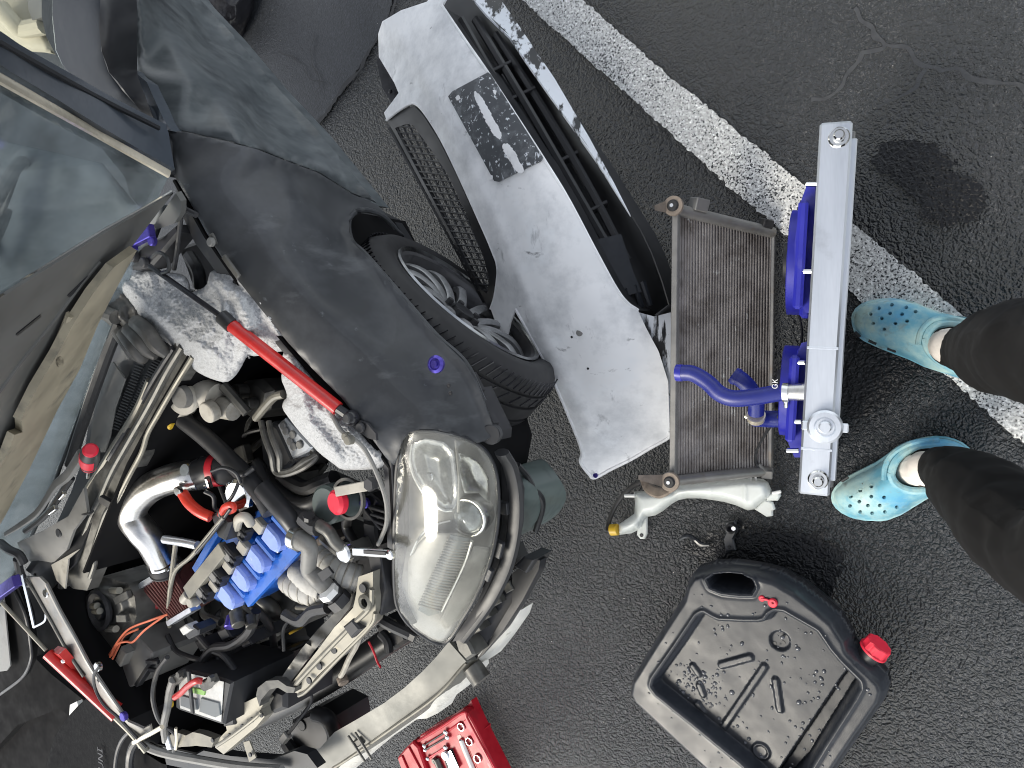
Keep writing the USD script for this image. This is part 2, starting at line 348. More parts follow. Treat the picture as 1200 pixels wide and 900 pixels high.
MT['beam'] = M('beam_grey', (.15, .15, .135), .5, metal=.2, var=.12, vs=10, dirt=[((.16, .155, .14), 7., .56, .8), ((.3, .285, .25), 60., .68, .75)])
MT['foam'] = M('dirty_foam', (.62, .61, .56), .75, var=.12, vs=22, bump=.4, bs=60, dirt=[((.28, .26, .22), 22., .57, .72)])
MT['alu'] = M('brushed_aluminium', (.66, .69, .73), .33, metal=.9, var=.06, vs=8, rv=.1, bump=.04, bs=60, stretch=(1, .12, 1), dirt=[((.42, .43, .45), 9., .60, .8), ((.25, .25, .25), 34., .71, .78)])
MT['chrome'] = M('polished_metal', (.78, .78, .76), .13, metal=1., var=.06, vs=14, rv=.06)
MT['pipe'] = M('polished_pipe', (.62, .61, .59), .27, metal=1., var=.08, vs=12, rv=.08, dirt=[((.5, .46, .36), 7., .6, .85)])
MT['fin'] = M('condenser_fin', (.050, .045, .042), .6, metal=.2, var=.35, vs=40, bump=1., bs=700, bd=.002, dirt=[((.20, .19, .18), 30., .62, .72, (1, .5, 1))])
MT['ctube'] = M('condenser_tube', (.255, .235, .222), .55, metal=.2, var=.2, vs=20, dirt=[((.10, .085, .076), 9., .45, .65), ((.42, .42, .4), 48., .62, .68, (1, .7, 1))])
MT['crail'] = M('condenser_rail', (.22, .215, .205), .42, metal=.6, var=.2, vs=14, dirt=[((.2, .17, .14), 20., .58, .75)])
MT['rust'] = M('rusty_bracket', (.20, .165, .135), .6, metal=.3, var=.3, vs=40, bump=.3, bs=200, dirt=[((.07, .055, .045), 30., .55, .7)])
MT['blue'] = M('blue_silicone', (.011, .017, .155), .36, var=.15, vs=10, bump=.05, bs=300, dirt=[((.05, .06, .17), 12., .54, .76), ((.14, .14, .2), 60., .68, .76)])
MT['shroud'] = M('blue_plastic', (.016, .018, .26), .36, var=.15, vs=14, dirt=[((.06, .06, .28), 16., .56, .76)])
MT['valve'] = M('blue_paint', (.012, .10, .42), .3, var=.18, vs=12, coat=.4, dirt=[((.01, .03, .16), 14., .56, .75)])
MT['coil'] = M('pale_blue', (.24, .33, .72), .36, var=.12, vs=14, dirt=[((.13, .16, .32), 20., .55, .72), ((.42, .48, .74), 50., .64, .72)])
MT['tan'] = M('beige_plastic', (.34, .32, .275), .5, var=.2, vs=18, dirt=[((.2, .18, .14), 22., .58, .75)])
MT['greyplastic'] = M('grey_plastic', (.16, .157, .147), .48, var=.2, vs=14, dirt=[((.1, .095, .085), 18., .56, .75)])
MT['red'] = M('red_paint', (.40, .018, .016), .30, var=.2, vs=12, coat=.2, dirt=[((.2, .02, .02), 18., .56, .78)])
MT['redplastic'] = M('red_plastic', (.38, .010, .020), .38, var=.15, vs=12, dirt=[((.22, .02, .025), 14., .55, .8), ((.5, .2, .2), 70., .70, .76)])
MT['redcap'] = M('red_cap', (.62, .02, .045), .4, var=.1, vs=30)
MT['redhose'] = M('red_hose', (.50, .035, .018), .35, var=.12, vs=14)
MT['orange'] = M('orange_wire', (.55, .13, .06), .45)
MT['purple'] = M('purple_anodised', (.09, .07, .36), .25, metal=.8, var=.1)
MT['pan'] = M('pan_plastic', (.014, .016, .020), .33, spec=.45, var=.2, vs=16, rv=.1, bump=.07, bs=420, dirt=[((.03, .032, .036), 13., .57, .8)])
MT['water'] = M('water_drop', (.045, .048, .055), .05, var=.05, spec=.8)
MT['bottle'] = M('milky_plastic', (.60, .64, .61), .36, var=.07, vs=12, extra={'subsurface_weight': .4, 'subsurface_scale': .02, 'subsurface_radius': (1., 1., .9)}, dirt=[((.42, .42, .37), 12., .58, .85)])
MT['greenbottle'] = M('green_bottle', (.075, .095, .09), .35, var=.15, vs=10)
MT['yellow'] = M('yellow_cap', (.62, .40, .03), .45)
MT['croc'] = M('blue_foam', (.125, .35, .45), .68, var=.16, vs=12, bump=.12, bs=300, dirt=[((.40, .56, .53), 9., .40, .60), ((.07, .29, .50), 7., .52, .68), ((.20, .22, .19), 26., .57, .74), ((.10, .12, .11), 60., .66, .74)])
MT['sock'] = M('white_sock', (.66, .61, .55), .85, var=.08, vs=40, bump=.4, bs=500)
MT['pants'] = M('black_denim', (.0065, .0062, .006), .85, var=.25, vs=30, bump=.25, bs=900, spec=.15, sheen=.02)
MT['skin'] = M('skin', (.55, .38, .29), .55, var=.08)
MT['towel'] = M('grey_towel', (.42, .425, .43), 1., spec=.04, rv=0., var=.14, vs=160, bump=.5, bs=330, bd=.004, sheen=.1, dirt=[((.33, .335, .34), 230., .50, .60)])
MT['liner'] = M('felt_liner', (.005, .0052, .006), .9, spec=.1, var=.3, vs=60, bump=.6, bs=300)
MT['glove'] = M('leather_glove', (.055, .052, .047), .5, var=.3, vs=20, bump=.3, bs=90, dirt=[((.14, .13, .115), 14., .56, .8)])
MT['hoodunder'] = M('hood_underside', (.095, .095, .09), .5, metal=.3, var=.2, vs=7, dirt=[((.15, .14, .12), 6., .55, .8)])
MT['hoodtan'] = M('dusty_tan_steel', (.27, .24, .175), .55, metal=.3, var=.25, vs=9, bump=.1, bs=70, dirt=[((.09, .085, .07), 10., .52, .72)])
MT['dash'] = M('dashboard', (.135, .15, .158), .6, var=.12)
MT['beige'] = M('beige_interior', (.50, .46, .36), .8, var=.08, bump=.2, bs=300)
MT['trim'] = M('bright_trim', (.66, .60, .48), .3, metal=.7, var=.08)
MT['pillar'] = M('pillar_paint', (.035, .042, .052), .3, var=.12, vs=6, coat=.2)
MT['mirror'] = M('mirror_plastic', (.026, .030, .037), .75, spec=.2, var=.1, vs=9, bump=.15, bs=800)
MT['lamp'] = M('lamp_satin', (.235, .232, .218), .3, metal=.15, var=.06, vs=8)
MT['reflector'] = M('lamp_reflector', (.50, .50, .48), .22, metal=1., var=.04)
MT['bowl'] = M('projector_lens', (.30, .32, .33), .06, metal=.55, var=.3, vs=18)
MT['wrap'] = M('header_wrap', (.44, .43, .40), .8, var=.15, vs=22, bump=.6, bs=90, dirt=[((.2, .15, .12), 16., .6, .78)])
MT['filter'] = M('red_filter', (.085, .022, .018), .75, var=.25, vs=30, bump=.3, bs=300)
MT['label'] = M('white_label', (.5, .5, .48), .5, var=.2, vs=40)
MT['green'] = M('green_label', (.22, .42, .10), .5)
MT['white'] = M('white_plastic', (.7, .7, .68), .45, var=.06)
MT['rim'] = M('wheel_rim', (.10, .10, .105), .36, metal=.6, var=.15, vs=12, dirt=[((.08, .08, .078), 12., .56, .8)])
MT['spoke'] = M('spoke_grey', (.26, .265, .27), .34, metal=.6, var=.2, vs=14, dirt=[((.08, .08, .078), 12., .55, .8)])
MT['rimlip'] = M('rim_lip', (.36, .37, .38), .3, metal=1., var=.06)
MT['disc'] = M('brake_disc', (.25, .24, .23), .4, metal=.9, var=.2, vs=30)
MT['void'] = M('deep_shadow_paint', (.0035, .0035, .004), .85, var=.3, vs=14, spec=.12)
MT['bodyblack'] = M('dark_body', (.011, .012, .014), .42, var=.2, vs=7)
MT['windshield'] = glass('windscreen', (.62, .66, .67), ior=1.6, rough=.06, haze=.13, hazec=(.38, .43, .46))
MT['sideglass'] = glass('side_glass', (.86, .88, .86), ior=1.45)
MT['lens'] = glass('lamp_lens', (.95, .95, .93), ior=1.45, rough=.08, haze=.055, hazec=(.50, .48, .42))
#BODY#
# ================================================================ SETTING
def ground_sheet(half, step_, z): 
    return TM([(-half, -half, z), (half, -half, z), (half, half, z), (-half, half, z)], [(0, 1, 2), (0, 2, 3)])
solo('parking_lot', ground_sheet(60, 1, 0), MT['asphalt'], 'dark wet coarse asphalt of the parking lot', 'ground', kind='structure')

def ragged(pts, amp, step_, seed, z=0.0):
    "world outline of picture points at height z with a ragged edge"
    w = P(np.array(pts, float)[:, 0], np.array(pts, float)[:, 1], np.full(len(pts), z))[:, :2]
    r = np.array(Polygon(w).segmentize(step_).exterior.coords)[:-1]
    q = np.c_[r/.008, np.full(len(r), seed)]; q2 = np.c_[r/.04, np.full(len(r), seed+9.)]
    dx = (meshkit.noise(q, seed)-.5)*amp + (meshkit.noise(q2, seed+1)-.5)*amp*.5; dy = (meshkit.noise(q, seed+2)-.5)*amp + (meshkit.noise(q2, seed+3)-.5)*amp*.5
    return r + np.c_[dx, dy]
def flat_sheet(xy, z):
    pg = Polygon(xy).buffer(0); out = []
    import mapbox_earcut as ec
    for g in getattr(pg, 'geoms', [pg]):
        c = np.array(g.exterior.coords)[:-1]
        t = ec.triangulate_float64(np.ascontiguousarray(c), np.array([len(c)], np.uint32)).reshape(-1, 3)
        a = c[t]; s = (a[:, 1, 0]-a[:, 0, 0])*(a[:, 2, 1]-a[:, 0, 1])-(a[:, 1, 1]-a[:, 0, 1])*(a[:, 2, 0]-a[:, 0, 0])
        out.append(TM(np.c_[c, np.full(len(c), z)], np.where((s < 0)[:, None], t[:, ::-1], t)))
    return cat(out)
solo('old_pavement', flat_sheet(ragged([(468, -25), (455, 22), (428, 70), (400, 112), (372, 150), (330, 215), (240, 330), (60, 480), (-300, 300), (-300, -160), (200, -160), (480, -110)], .012, .012, 3), .004), MT['asphalt_old'], 'smoother older grey asphalt left of the crack', 'pavement', kind='structure')
solo('parking_line', flat_sheet(ragged([(520, -85), (612, 0), (740, 115), (862, 225), (935, 287), (1000, 345), (1121, 450), (1200, 522), (1320, 625), (1320, 558), (1200, 456), (1137, 376), (1005, 266), (900, 182), (800, 102), (682, 0), (590, -85)], .007, .004, 5), .008), MT['line_paint'], 'worn white painted parking line', 'parking line', kind='structure')
def patch(name, pts, z, mt, label, amp=.03, seed=1):
    solo(name, flat_sheet(ragged(pts, amp, .012, seed), z), mt, label, 'stain', kind='structure')
patch('oil_stain', [(992, 392), (1005, 398), (1040, 414), (1082, 432), (1072, 446), (1050, 452), (1046, 466), (1020, 478), (1004, 486), (985, 470), (978, 430), (984, 400)], .0125, MT['wet'], 'black wet spill between the shoes', .035, 2)
patch('wet_stain', [(1022, 186), (1035, 172), (1060, 165), (1095, 168), (1112, 182), (1118, 196), (1100, 203), (1130, 205), (1150, 222), (1156, 245), (1140, 262), (1110, 266), (1085, 258), (1075, 235), (1040, 208), (1026, 198)], .004, MT['wet'], 'dark damp shoe shaped stain', .02, 4)
patch('drip_stain', [(800, 640), (830, 628), (900, 612), (975, 640), (990, 690), (960, 720), (900, 690), (830, 668)], .004, MT['wet'], 'dark damp patch above the drain pan', .06, 6)
cr = [(470, -8), (463, 18), (447, 44), (430, 70), (424, 84), (410, 98), (397, 116), (386, 133), (372, 148)]
def crack(pts, w, z, seed):
    c = spline(V(*[(a, b, 0) for a, b in pts]), 14); c[:, :2] += (meshkit.noise(np.c_[c[:, :2]/.03, np.zeros(len(c))], seed)[:, None]-.5)*.02*np.array([1, .4])
    ww = w*(.4+1.1*meshkit.noise(np.c_[c[:, :2]/.02, np.ones(len(c))], seed+4)); t = np.gradient(c[:, :2], axis=0); n = np.c_[-t[:, 1], t[:, 0]]; n /= np.linalg.norm(n, axis=1)[:, None]
    return flat_sheet(np.vstack([c[:, :2]+n*ww[:, None], (c[:, :2]-n*ww[:, None])[::-1]]), z)
solo('pavement_crack', cat([crack(cr, .006, .0125, 3), crack([(372, 40), (368, 70), (378, 98), (372, 110)], .0018, .0125, 5), crack([(332, 62), (352, 72), (366, 92), (384, 96)], .0018, .0128, 6)]), MT['tar'], 'dark jagged crack in the pavement', 'crack', kind='structure')
solo('crack_seal', cat([crack([(1005, 8), (1022, 36), (1036, 56), (1012, 62), (998, 82), (975, 112), (950, 118)], .005, .0041, 8), crack([(1036, 50), (1062, 62), (1085, 78), (1100, 82), (1130, 78), (1140, 92), (1185, 98), (1210, 110)], .0045, .0044, 9), crack([(1085, 82), (1070, 105), (1040, 120), (1025, 128)], .004, .0047, 10)]), MT['seal'], 'pale dusty seams in the asphalt', 'crack', kind='structure')

# ================================================================ BUMPER COVER
bz = [(445, 20, .16), (444, 67, .13), (500, 3, .21), (520, 8, .235), (545, -35, .16), (600, 18, .14), (455, 140, .20), (485, 122, .24), (530, 107, .285), (574, 84, .29), (637, 185, .30), (581, 214, .29), (545, 225, .265), (590, 320, .25),
      (583, 315, .245), (592, 404, .19), (605, 360, .23), (650, 440, .19), (682, 540, .09), (695, 560, .05), (785, 510, .06), (785, 440, .14), (700, 295, .26), (765, 370, .20), (660, 330, .275), (690, 160, .20), (748, 270, .20), (787, 358, .17), (460, 152, .19), (568, 352, .18)]
bum = thing('bumper_cover', 'scuffed white front bumper cover lying face up beside the front wheel', 'bumper', P(600, 300, 0))
C_ = [(518, 7), (530, 25), (547, 50), (570, 83), (604, 135), (638, 188), (665, 232), (700, 298), (722, 338), (735, 355), (748, 364)]
Dn = [(767, 369), (783, 357), (775, 330), (763, 297), (750, 270), (723, 227), (700, 190), (670, 147), (643, 110), (617, 73), (597, 43), (570, 17), (558, 3), (545, -14)]
meshb = [(453, 141), (468, 129), (480, 122), (487, 122), (497, 132), (515, 160), (535, 200), (560, 255), (576, 292), (583, 315), (580, 345), (575, 362)]
shellp = [(444, 67), (443, 40), (448, 25), (470, 12), (500, 2), (515, -14), (530, -14)] + C_ + [(757, 384), (772, 412), (783, 447), (785, 510), (740, 537), (695, 560), (688, 550), (681, 540), (683, 526), (665, 482), (640, 425), (618, 385), (605, 360), (598, 378), (592, 404), (582, 382)] + meshb[::-1] + [(450, 132), (459, 120), (467, 109), (462, 97), (453, 82)]
def bbump(p):
    # a pressed character line parallel to the mesh opening
    a = np.array([[470, 45], [510, 110], [548, 190], [590, 280], [625, 370], [690, 500]], float)
    d = shapely.distance(shapely.points(p), LineString(a)); return .007*np.exp(-(d/9)**2) + .0015*(meshkit.fbm(np.c_[p/55, np.zeros(len(p))], 3, 3)-.5)
part(bum, 'painted_shell', sheet(shellp, bz, .0045, 5, bump=bbump), MT['bumper_white'], 50)
part(bum, 'rolled_edge', cat([tube([(a, b, zfun(bz)(np.array([[a, b]]))[0]-.003) for a, b in C_], .0045, 8), tube([(a, b, zfun(bz)(np.array([[a, b]]))[0]-.003) for a, b in meshb], .0035, 8)]), MT['bumper_white'])
lipo = [(600, 18), (625, 55), (650, 92), (690, 160), (720, 215), (748, 270), (772, 320), (788, 358)]
part(bum, 'rolled_edge', tube([(a, b, zfun(bz)(np.array([[a, b]], float))[0]-.004) for a, b in [(785, 505), (783, 512), (762, 524), (740, 537), (716, 549), (697, 559), (691, 555), (681, 541), (682, 526), (665, 482), (640, 425), (618, 385), (605, 362)]], .0065, 8), MT['bumper_white'])
part(bum, 'lower_lip', sheet([(545, -14), (558, -24), (580, -10)] + lipo + Dn[1:], bz, .006, 5), MT['peel'], 50, 'lip with white paint peeling off')
part(bum, 'corner_trim', sheet([(748, 366), (767, 371), (786, 366), (787, 430), (785, 505), (783, 447), (772, 412), (757, 384)], [(a, b, c-.012) for a, b, c in bz], .005, 5), MT['peel'])
hole = C_ + Dn
part(bum, 'intake_tray', sheet(Polygon(hole).buffer(12).exterior.coords[:-1], [(a, b, max(c-.11, .012)) for a, b, c in bz], .004, 10), MT['black'])
def inwall(line, d0, d1):
    c = np.array(line, float); z = zfun(bz)(c); a = P(c[:, 0], c[:, 1], z-d0); b = a-np.array([0, 0, d1]); n = len(c)
    v = np.vstack([a, b]); f = [(i, i+1, n+i+1) for i in range(n-1)] + [(i, n+i+1, n+i) for i in range(n-1)]
    return shell(v, np.array(f), .003)
part(bum, 'intake_wall', inwall(C_, .004, .09), MT['black']); part(bum, 'intake_wall', inwall(Dn, .004, .09), MT['black'])
zb = zfun(bz)
def on(u, v, dz=0.): return (u, v, float(zb(np.array([[u, v]]))[0])+dz)
for ln in ([(556, 22), (610, 112), (664, 205), (712, 288)], [(580, 40), (635, 125), (688, 215), (735, 305)], [(540, 22), (590, 112), (640, 205), (690, 300)]):
    part(bum, 'intake_slat', tube([on(a, b, -.055) for a, b in ln], .011, 6, flat=.5), MT['black'])
for a, b in (((575, 130), (628, 105)), ((618, 210), (678, 180)), ((655, 268), (712, 238)), ((560, 95), (600, 75))):
    p0, p1 = V(on(*a, -.06), on(*b, -.06)); part(bum, 'slat_post', bar(p0, p1, .008, .03), MT['black'])
part(bum, 'intake_panel', sheet([(688, 283), (728, 274), (742, 318), (752, 342), (736, 346), (722, 338)], [(a, b, c-.045) for a, b, c in bz], .004, 6), MT['pan'])
for a, b in (((733, 338), (741, 362)), ((744, 334), (752, 360)), ((753, 330), (762, 358))):
    part(bum, 'intake_rib', tube([on(*a, -.05), on(*b, -.05)], .007, 6), MT['pan'])
part(bum, 'plate_mount', sheet([(525, 113), (530, 107), (572, 84.5), (575, 87), (636, 184), (634, 188), (584, 213), (579, 212)], [(a, b, c+.0075) for a, b, c in bz], .006, 5), MT['plate'], 40, 'bare plate panel with flaking paint')
for ptc in ([(554, 106), (560, 108), (568, 119), (575, 133), (583, 147), (588, 159), (586, 164), (580, 160), (573, 149), (567, 137), (560, 124)], [(588, 169), (596, 168), (602, 176), (609, 189), (614, 199), (612, 204), (604, 201), (599, 191), (592, 181)], [(533, 113), (538, 111), (540, 115), (536, 119)], [(571, 206), (577, 205), (577, 210), (572, 211)], [(577, 105), (581, 106), (582, 111), (578, 111)]):
    cc_ = ch(ptc, 1); cc_ = np.array(Polygon(cc_).segmentize(2).exterior.coords)[:-1]; cc_ = cc_+(rng.random(cc_.shape)-.5)*1.6
    part(bum, 'paint_flake', sheet(cc_, [(a, b, c+.0084) for a, b, c in bz], .0006, 3), MT['bumper_white'])
mesh_hole = [(463, 150), (477, 145), (484, 147), (505, 175), (525, 205), (545, 248), (566, 300), (573, 325), (571, 344), (564, 340)]
zg = [(a, b, c-.017) for a, b, c in bz]
part(bum, 'grille_frame', sheet([(453, 141), (458, 139)] + [(a-1, b+3) for a, b in meshb[1:]] + [(568, 353), (530, 282), (490, 208), (461, 154)], [(a, b, c-.012) for a, b, c in bz], .012, 5, holes=[mesh_hole]), MT['black'])
mg = Polygon(mesh_hole).buffer(3); zgf = zfun(zg); lat = []
for dv, sp in ((np.array([.43, .90]), 6.9), (np.array([.99, .12]), 7.2), ):
    nv = np.array([-dv[1], dv[0]])
    for k in range(-40, 41):
        o = np.array([520, 248]) + nv*k*sp; ln = LineString([o-dv*300, o+dv*300]).intersection(mg)
        for g in getattr(ln, 'geoms', [ln]):
            if g.is_empty or g.length < 4: continue
            c = np.array(g.segmentize(30).coords); lat.append(sweep(P(c[:, 0], c[:, 1], zgf(c)), .0029, 5))
part(bum, 'grille_mesh', cat(lat), MT['black'])
part(bum, 'grille_back', tube([on(457, 150, -.03), on(490, 210, -.035), on(530, 283, -.035), on(568, 354, -.03)], .007, 6), MT['black'])
part(bum, 'lamp_pocket', sheet([(441, 70), (445, 66), (469, 109), (460, 122), (448, 103)], .115, .02, 5), MT['blackgloss'])
part(bum, 'pocket_bolt', can(P(457, 107, .116), [0, 0, 1], .006, .004), MT['black'])
for u, v, r in ((679, 390, .0085), (670, 395, .003), (689, 432, .003), (585, 160, .001)):
    part(bum, 'drill_hole', rev(np.array(P(u, v, on(u, v)[2]+.0012)), [0.25, 0, 1], [(0, .001), (r*.5, .001), (r, .0002), (r, -.004), (0, -.004)], 14), MT['greyplastic' if r > .005 else 'black'])
part(bum, 'corner_clip', can(V(on(698, 557, .002))[0], [.1, 0, 1], .007, .003), MT['purple'])

# ================================================================ CONDENSER
con = thing('condenser', 'dusty brown air conditioning condenser with fine vertical tubes leaning on the bumper', 'condenser', P(900, 420, 0))
zl, zr = .25, .02
def cz(u, v): return zl + (zr-zl)*(u-795)/(905-795)
def CV(u, v, d=0.): return P(u, v, cz(u, v)+d)
TL, TR, BR, BL = (796, 250), (905, 277), (901, 546), (794, 556)
def lerp(a, b, t): return (a[0]+(b[0]-a[0])*t, a[1]+(b[1]-a[1])*t)
part(con, 'fin_core', sheet([TL, TR, BR, BL], [(u, v, cz(u, v)-.006) for u, v in (TL, TR, BR)], .012, 12), MT['fin'])
NT = 33
for i in range(NT):
    t = (i+.6)/NT; a, b = lerp(TL, TR, t), lerp(BL, BR, t)
    part(con, 'cooling_tube', bar(CV(*a), CV(*b), .0034, .016), MT['ctube'])
tl = [lerp(lerp(TL, TR, (i+1.1)/NT), lerp(BL, BR, (i+1.1)/NT), 0) for i in range(0)]
part(con, 'side_rail', bar(CV(793, 247), CV(789.5, 560), .014, .022), MT['crail'])
part(con, 'side_rail', bar(CV(906, 276), CV(902, 548), .012, .02), MT['crail'])
part(con, 'header_tank', sweep(np.array([CV(792, 246), CV(905, 273)]), .014, 12), MT['crail'])
part(con, 'header_tank', sweep(np.array([CV(791, 563), CV(902, 551)]), .013, 12), MT['crail'])
ax_ = unit(CV(905, 273)-CV(792, 246)); ay_ = unit(np.cross([0, 0, 1], ax_)); az_ = np.cross(ax_, ay_)
part(con, 'pipe_block', obox(CV(819, 240, .012), [ax_, ay_, az_], [.036, .028, .03]), MT['crail'])
part(con, 'pipe_block', obox(CV(898, 262, .01), [ax_, ay_, az_], [.03, .02, .02]), MT['dark'])
for (u, v), tip in (((788, 241), (767, 244)), ((784, 565), (748, 560))):
    o = CV(u, v, .022)
    br = part(con, 'mount_bracket', cat([rev(o-[0, 0, .012], [.1, 0, 1], [(.010, 0), (.021, 0), (.022, .006), (.021, .013), (.010, .013), (.010, 0)], 20),
        hull(np.vstack([o+np.array([-.012, .014, -.004]), o+np.array([-.012, -.014, -.004]), CV(*tip, .02)+[0, .006, 0], CV(*tip, .02)+[0, -.004, 0], o+np.array([-.012, .014, -.010]), o+np.array([-.012, -.014, -.010]), CV(*tip, .014)+[0, .006, 0]]))]), MT['rust'])
    part(br, 'rubber_bush', rev(o-[0, 0, .010], [.1, 0, 1], [(.004, 0), (.012, 0), (.013, .012), (.010, .016), (.004, .016)], 18), MT['rubber'])
    part(br, 'bolt', hexnut(o+[0, 0, .002], [.1, 0, 1], .005, .006), MT['chrome'])
part(con, 'mount_arm', cat([tube([(752, 558, .10), (760, 572, .11), (775, 578, .14), (790, 572, .2)], [.008, .014, .014, .008], 8, flat=.5)]), MT['rust'])

# ================================================================ RADIATOR with fans and hoses
rad = thing('radiator', 'tall aluminium radiator standing on edge with blue fan shrouds and blue hoses', 'radiator', P(970, 360, 0))
RZ = .40
top = [P(960.5, 147.5, RZ), P(1000, 137, RZ), P(973, 585, RZ), P(934.5, 576, RZ)]
Ld = unit((top[3]+top[2])-(top[0]+top[1])); dwn = unit(P(968, 360, RZ)-np.array([0, 0, CH])); dwn = unit(dwn - Ld*(dwn @ Ld))
Nd = np.cross(dwn, Ld); Nd = Nd if Nd[0] > 0 else -Nd                      # to the right
RB = (.0-RZ)/dwn[2]*1.0                                                    # slant height
ctr = sum(top)/4; LEN = np.linalg.norm((top[3]+top[2])-(top[0]+top[1]))/2; WID = np.linalg.norm(top[1]-top[0])
def RP(l, n, d): return ctr + Ld*l + Nd*n + dwn*d                           # along, across (right +), down from the top face
RAX = [Ld, Nd, dwn]
part(rad, 'top_tank', cat([obox(RP(0, 0, .03), RAX, [LEN, WID*.97, .06], .004)]), MT['alu'], 30)
part(rad, 'tank_seam', cat([obox(RP(-LEN/2+LEN*t, 0, .03), RAX, [.005, WID*.98, .0615], .001) for t in (.595, .872)]), MT['alu'])
part(rad, 'core', obox(RP(0, .004, .06+(RB-.12)/2), RAX, [LEN*.985, WID*.8, RB-.12], .002), MT['fin'])
part(rad, 'side_channel', obox(RP(.0, WID*.55, .032), RAX, [LEN*.92, .012, .03], .002), MT['alu'])
part(rad, 'side_channel', obox(RP(.0, WID*.50, RB/2), RAX, [LEN*.96, .010, RB*.9], .002), MT['crail'])
part(rad, 'bottom_tank', obox(RP(0, 0, RB-.03), RAX, [LEN*.98, WID*.95, .055], .006), MT['alu'])
for t, s in ((-LEN/2+.028, 1), (LEN/2-.030, 1)):
    pn = part(rad, 'mount_pin', rev(RP(t, .006, .001), -dwn, [(0, 0), (.0175, 0), (.0185, .003), (.016, .006), (.011, .006), (.0095, .01), (.0095, .022), (.007, .025), (0, .025)], 24), MT['chrome'])
cap = part(rad, 'filler_cap', cat([rev(RP(LEN*.305, .012, .0), -dwn, [(0, 0), (.022, 0), (.022, .01), (.030, .012), (.031, .020), (.027, .024), (.019, .0245), (.016, .021), (.012, .021), (.011, .027), (.009, .029), (0, .029)], 36),
    obox(RP(LEN*.305, .012, -.015), RAX, [.017, .080, .007], .003)]), MT['alu'])
for k, t in enumerate((.13, .36)): pass
def shroud(l0, l1, wn):
    c = (l0+l1)/2
    s = part(rad, 'fan_shroud', cat([obox(RP(c, -WID*.5-.008, .11+wn/2), RAX, [l1-l0, .022, wn], .008), obox(RP(c, -WID*.5-.020, .05), RAX, [(l1-l0)*.86, .018, .05], .006),
        rev(RP(c, -WID*.5-.012, .11+wn/2), -Nd, [(wn*.46, 0), (wn*.46, .035), (wn*.43, .037), (wn*.42, 0)], 36)]), MT['shroud'])
    part(s, 'fan_motor', can(RP(c, -WID*.5-.02, .11+wn/2), -Nd, .045, .04), MT['black'])
    for k in range(7):
        a = k*2*np.pi/7; d1 = Ld*math.cos(a)+dwn*math.sin(a); d2 = np.cross(Nd, d1)
        part(s, 'fan_blade', obox(RP(c, -WID*.5-.035, .11+wn/2)+d1*wn*.24, [d1, unit(d2+Nd*.5), np.cross(d1, unit(d2+Nd*.5))], [wn*.36, .035, .003], .001), MT['black'])
    return s
s1 = shroud(-LEN*.33, LEN*.015, .24); s2 = shroud(LEN*.10, LEN*.385, .21)
part(rad, 'shroud_edge', sheet([(956, 213), (945, 218), (937, 240), (931, 285), (931, 320), (936, 352), (944, 366), (952, 368)], .33, .02, 6), MT['shroud'])
part(rad, 'shroud_edge', sheet([(947, 400), (939, 402), (931, 425), (925, 468), (924, 520), (931, 536), (945, 536)], .33, .02, 6), MT['shroud'])
for u, v in ((947, 318), (937, 425), (933, 494), (930, 528), (953, 216)):
    part(rad, 'shroud_stud', sweep(np.array([P(u-8, v, .375), P(u+6, v, .375)]), .005, 8), MT['chrome'])
part(rad, 'fan_wire', tube([(930, 296, .2), (925, 330, .16), (934, 360, .12), (940, 392, .14), (934, 430, .2)], .003, 6), MT['black'])
part(rad, 'fan_plug', obox(P(927, 298, .22), RAX, [.02, .012, .01]), MT['greyplastic'])
h1 = part(rad, 'upper_hose', tube([(796, 437, .40), (812, 438, .40), (829, 448, .40), (843, 461, .40), (860, 467, .40), (885, 465, .395), (914, 460, .385)], .0165, 18), MT['blue'])
part(h1, 'hose_end', tube([(793, 437, .40), (800, 437, .40)], .0172, 18), MT['shroud'])
part(h1, 'hose_clamp', tube([(918, 460, .385), (925, 460, .385)], .0188, 20), MT['chrome'])
part(h1, 'clamp_screw', tube([(921, 471, .395), (921, 477, .39)], .004, 8), MT['chrome'])
part(rad, 'inlet_pipe', tube([(922, 460, .384), (944, 459, .38)], [.0155, .0165, .0175], 18), MT['pipe'])
g = meshkit.text_mesh('GK', .010, .0006); gm = TM(np.asarray(g.vertices) @ np.array([Ld*-1, Nd*-1, [0, 0, 1]]) + P(911, 456, .4035), g.faces)
part(h1, 'lettering', gm, MT['white'])
h2 = part(rad, 'lower_hose', cat([tube([(862, 441, .34), (870, 446, .34), (880, 457, .33), (886, 470, .315), (886, 484, .30)], .0165, 18), rev(P(863, 441.5, .34), P(856, 437, .342)-P(866, 444, .34), [(.0175, -.004), (.0185, .002), (.0165, .008), (.012, .006), (.011, -.004)], 18)]), MT['blue'])
part(h2, 'hose_clamp', tube([(886, 486, .30), (886, 490, .29)], .0188, 20), MT['trim'])
part(h2, 'clamp_screw', tube([(873, 488, .30), (878, 489, .30)], .004, 8), MT['trim'])
part(rad, 'lower_hose', tube([(884, 490, .27), (900, 491, .25), (922, 491, .24), (945, 492, .24)], .018, 16), MT['blue'])
part(rad, 'drain_wire', tube([(917, 484, .28), (908, 493, .24), (896, 510, .16), (886, 530, .1), (886, 542, .07), (890, 550, .06)], .0035, 6), MT['black'])
part(rad, 'wire_plug', cat([obox(P(899, 556, .045), RAX, [.02, .025, .014]), tube([(888, 544, .06), (896, 553, .05)], .006, 8)]), MT['greyplastic'])

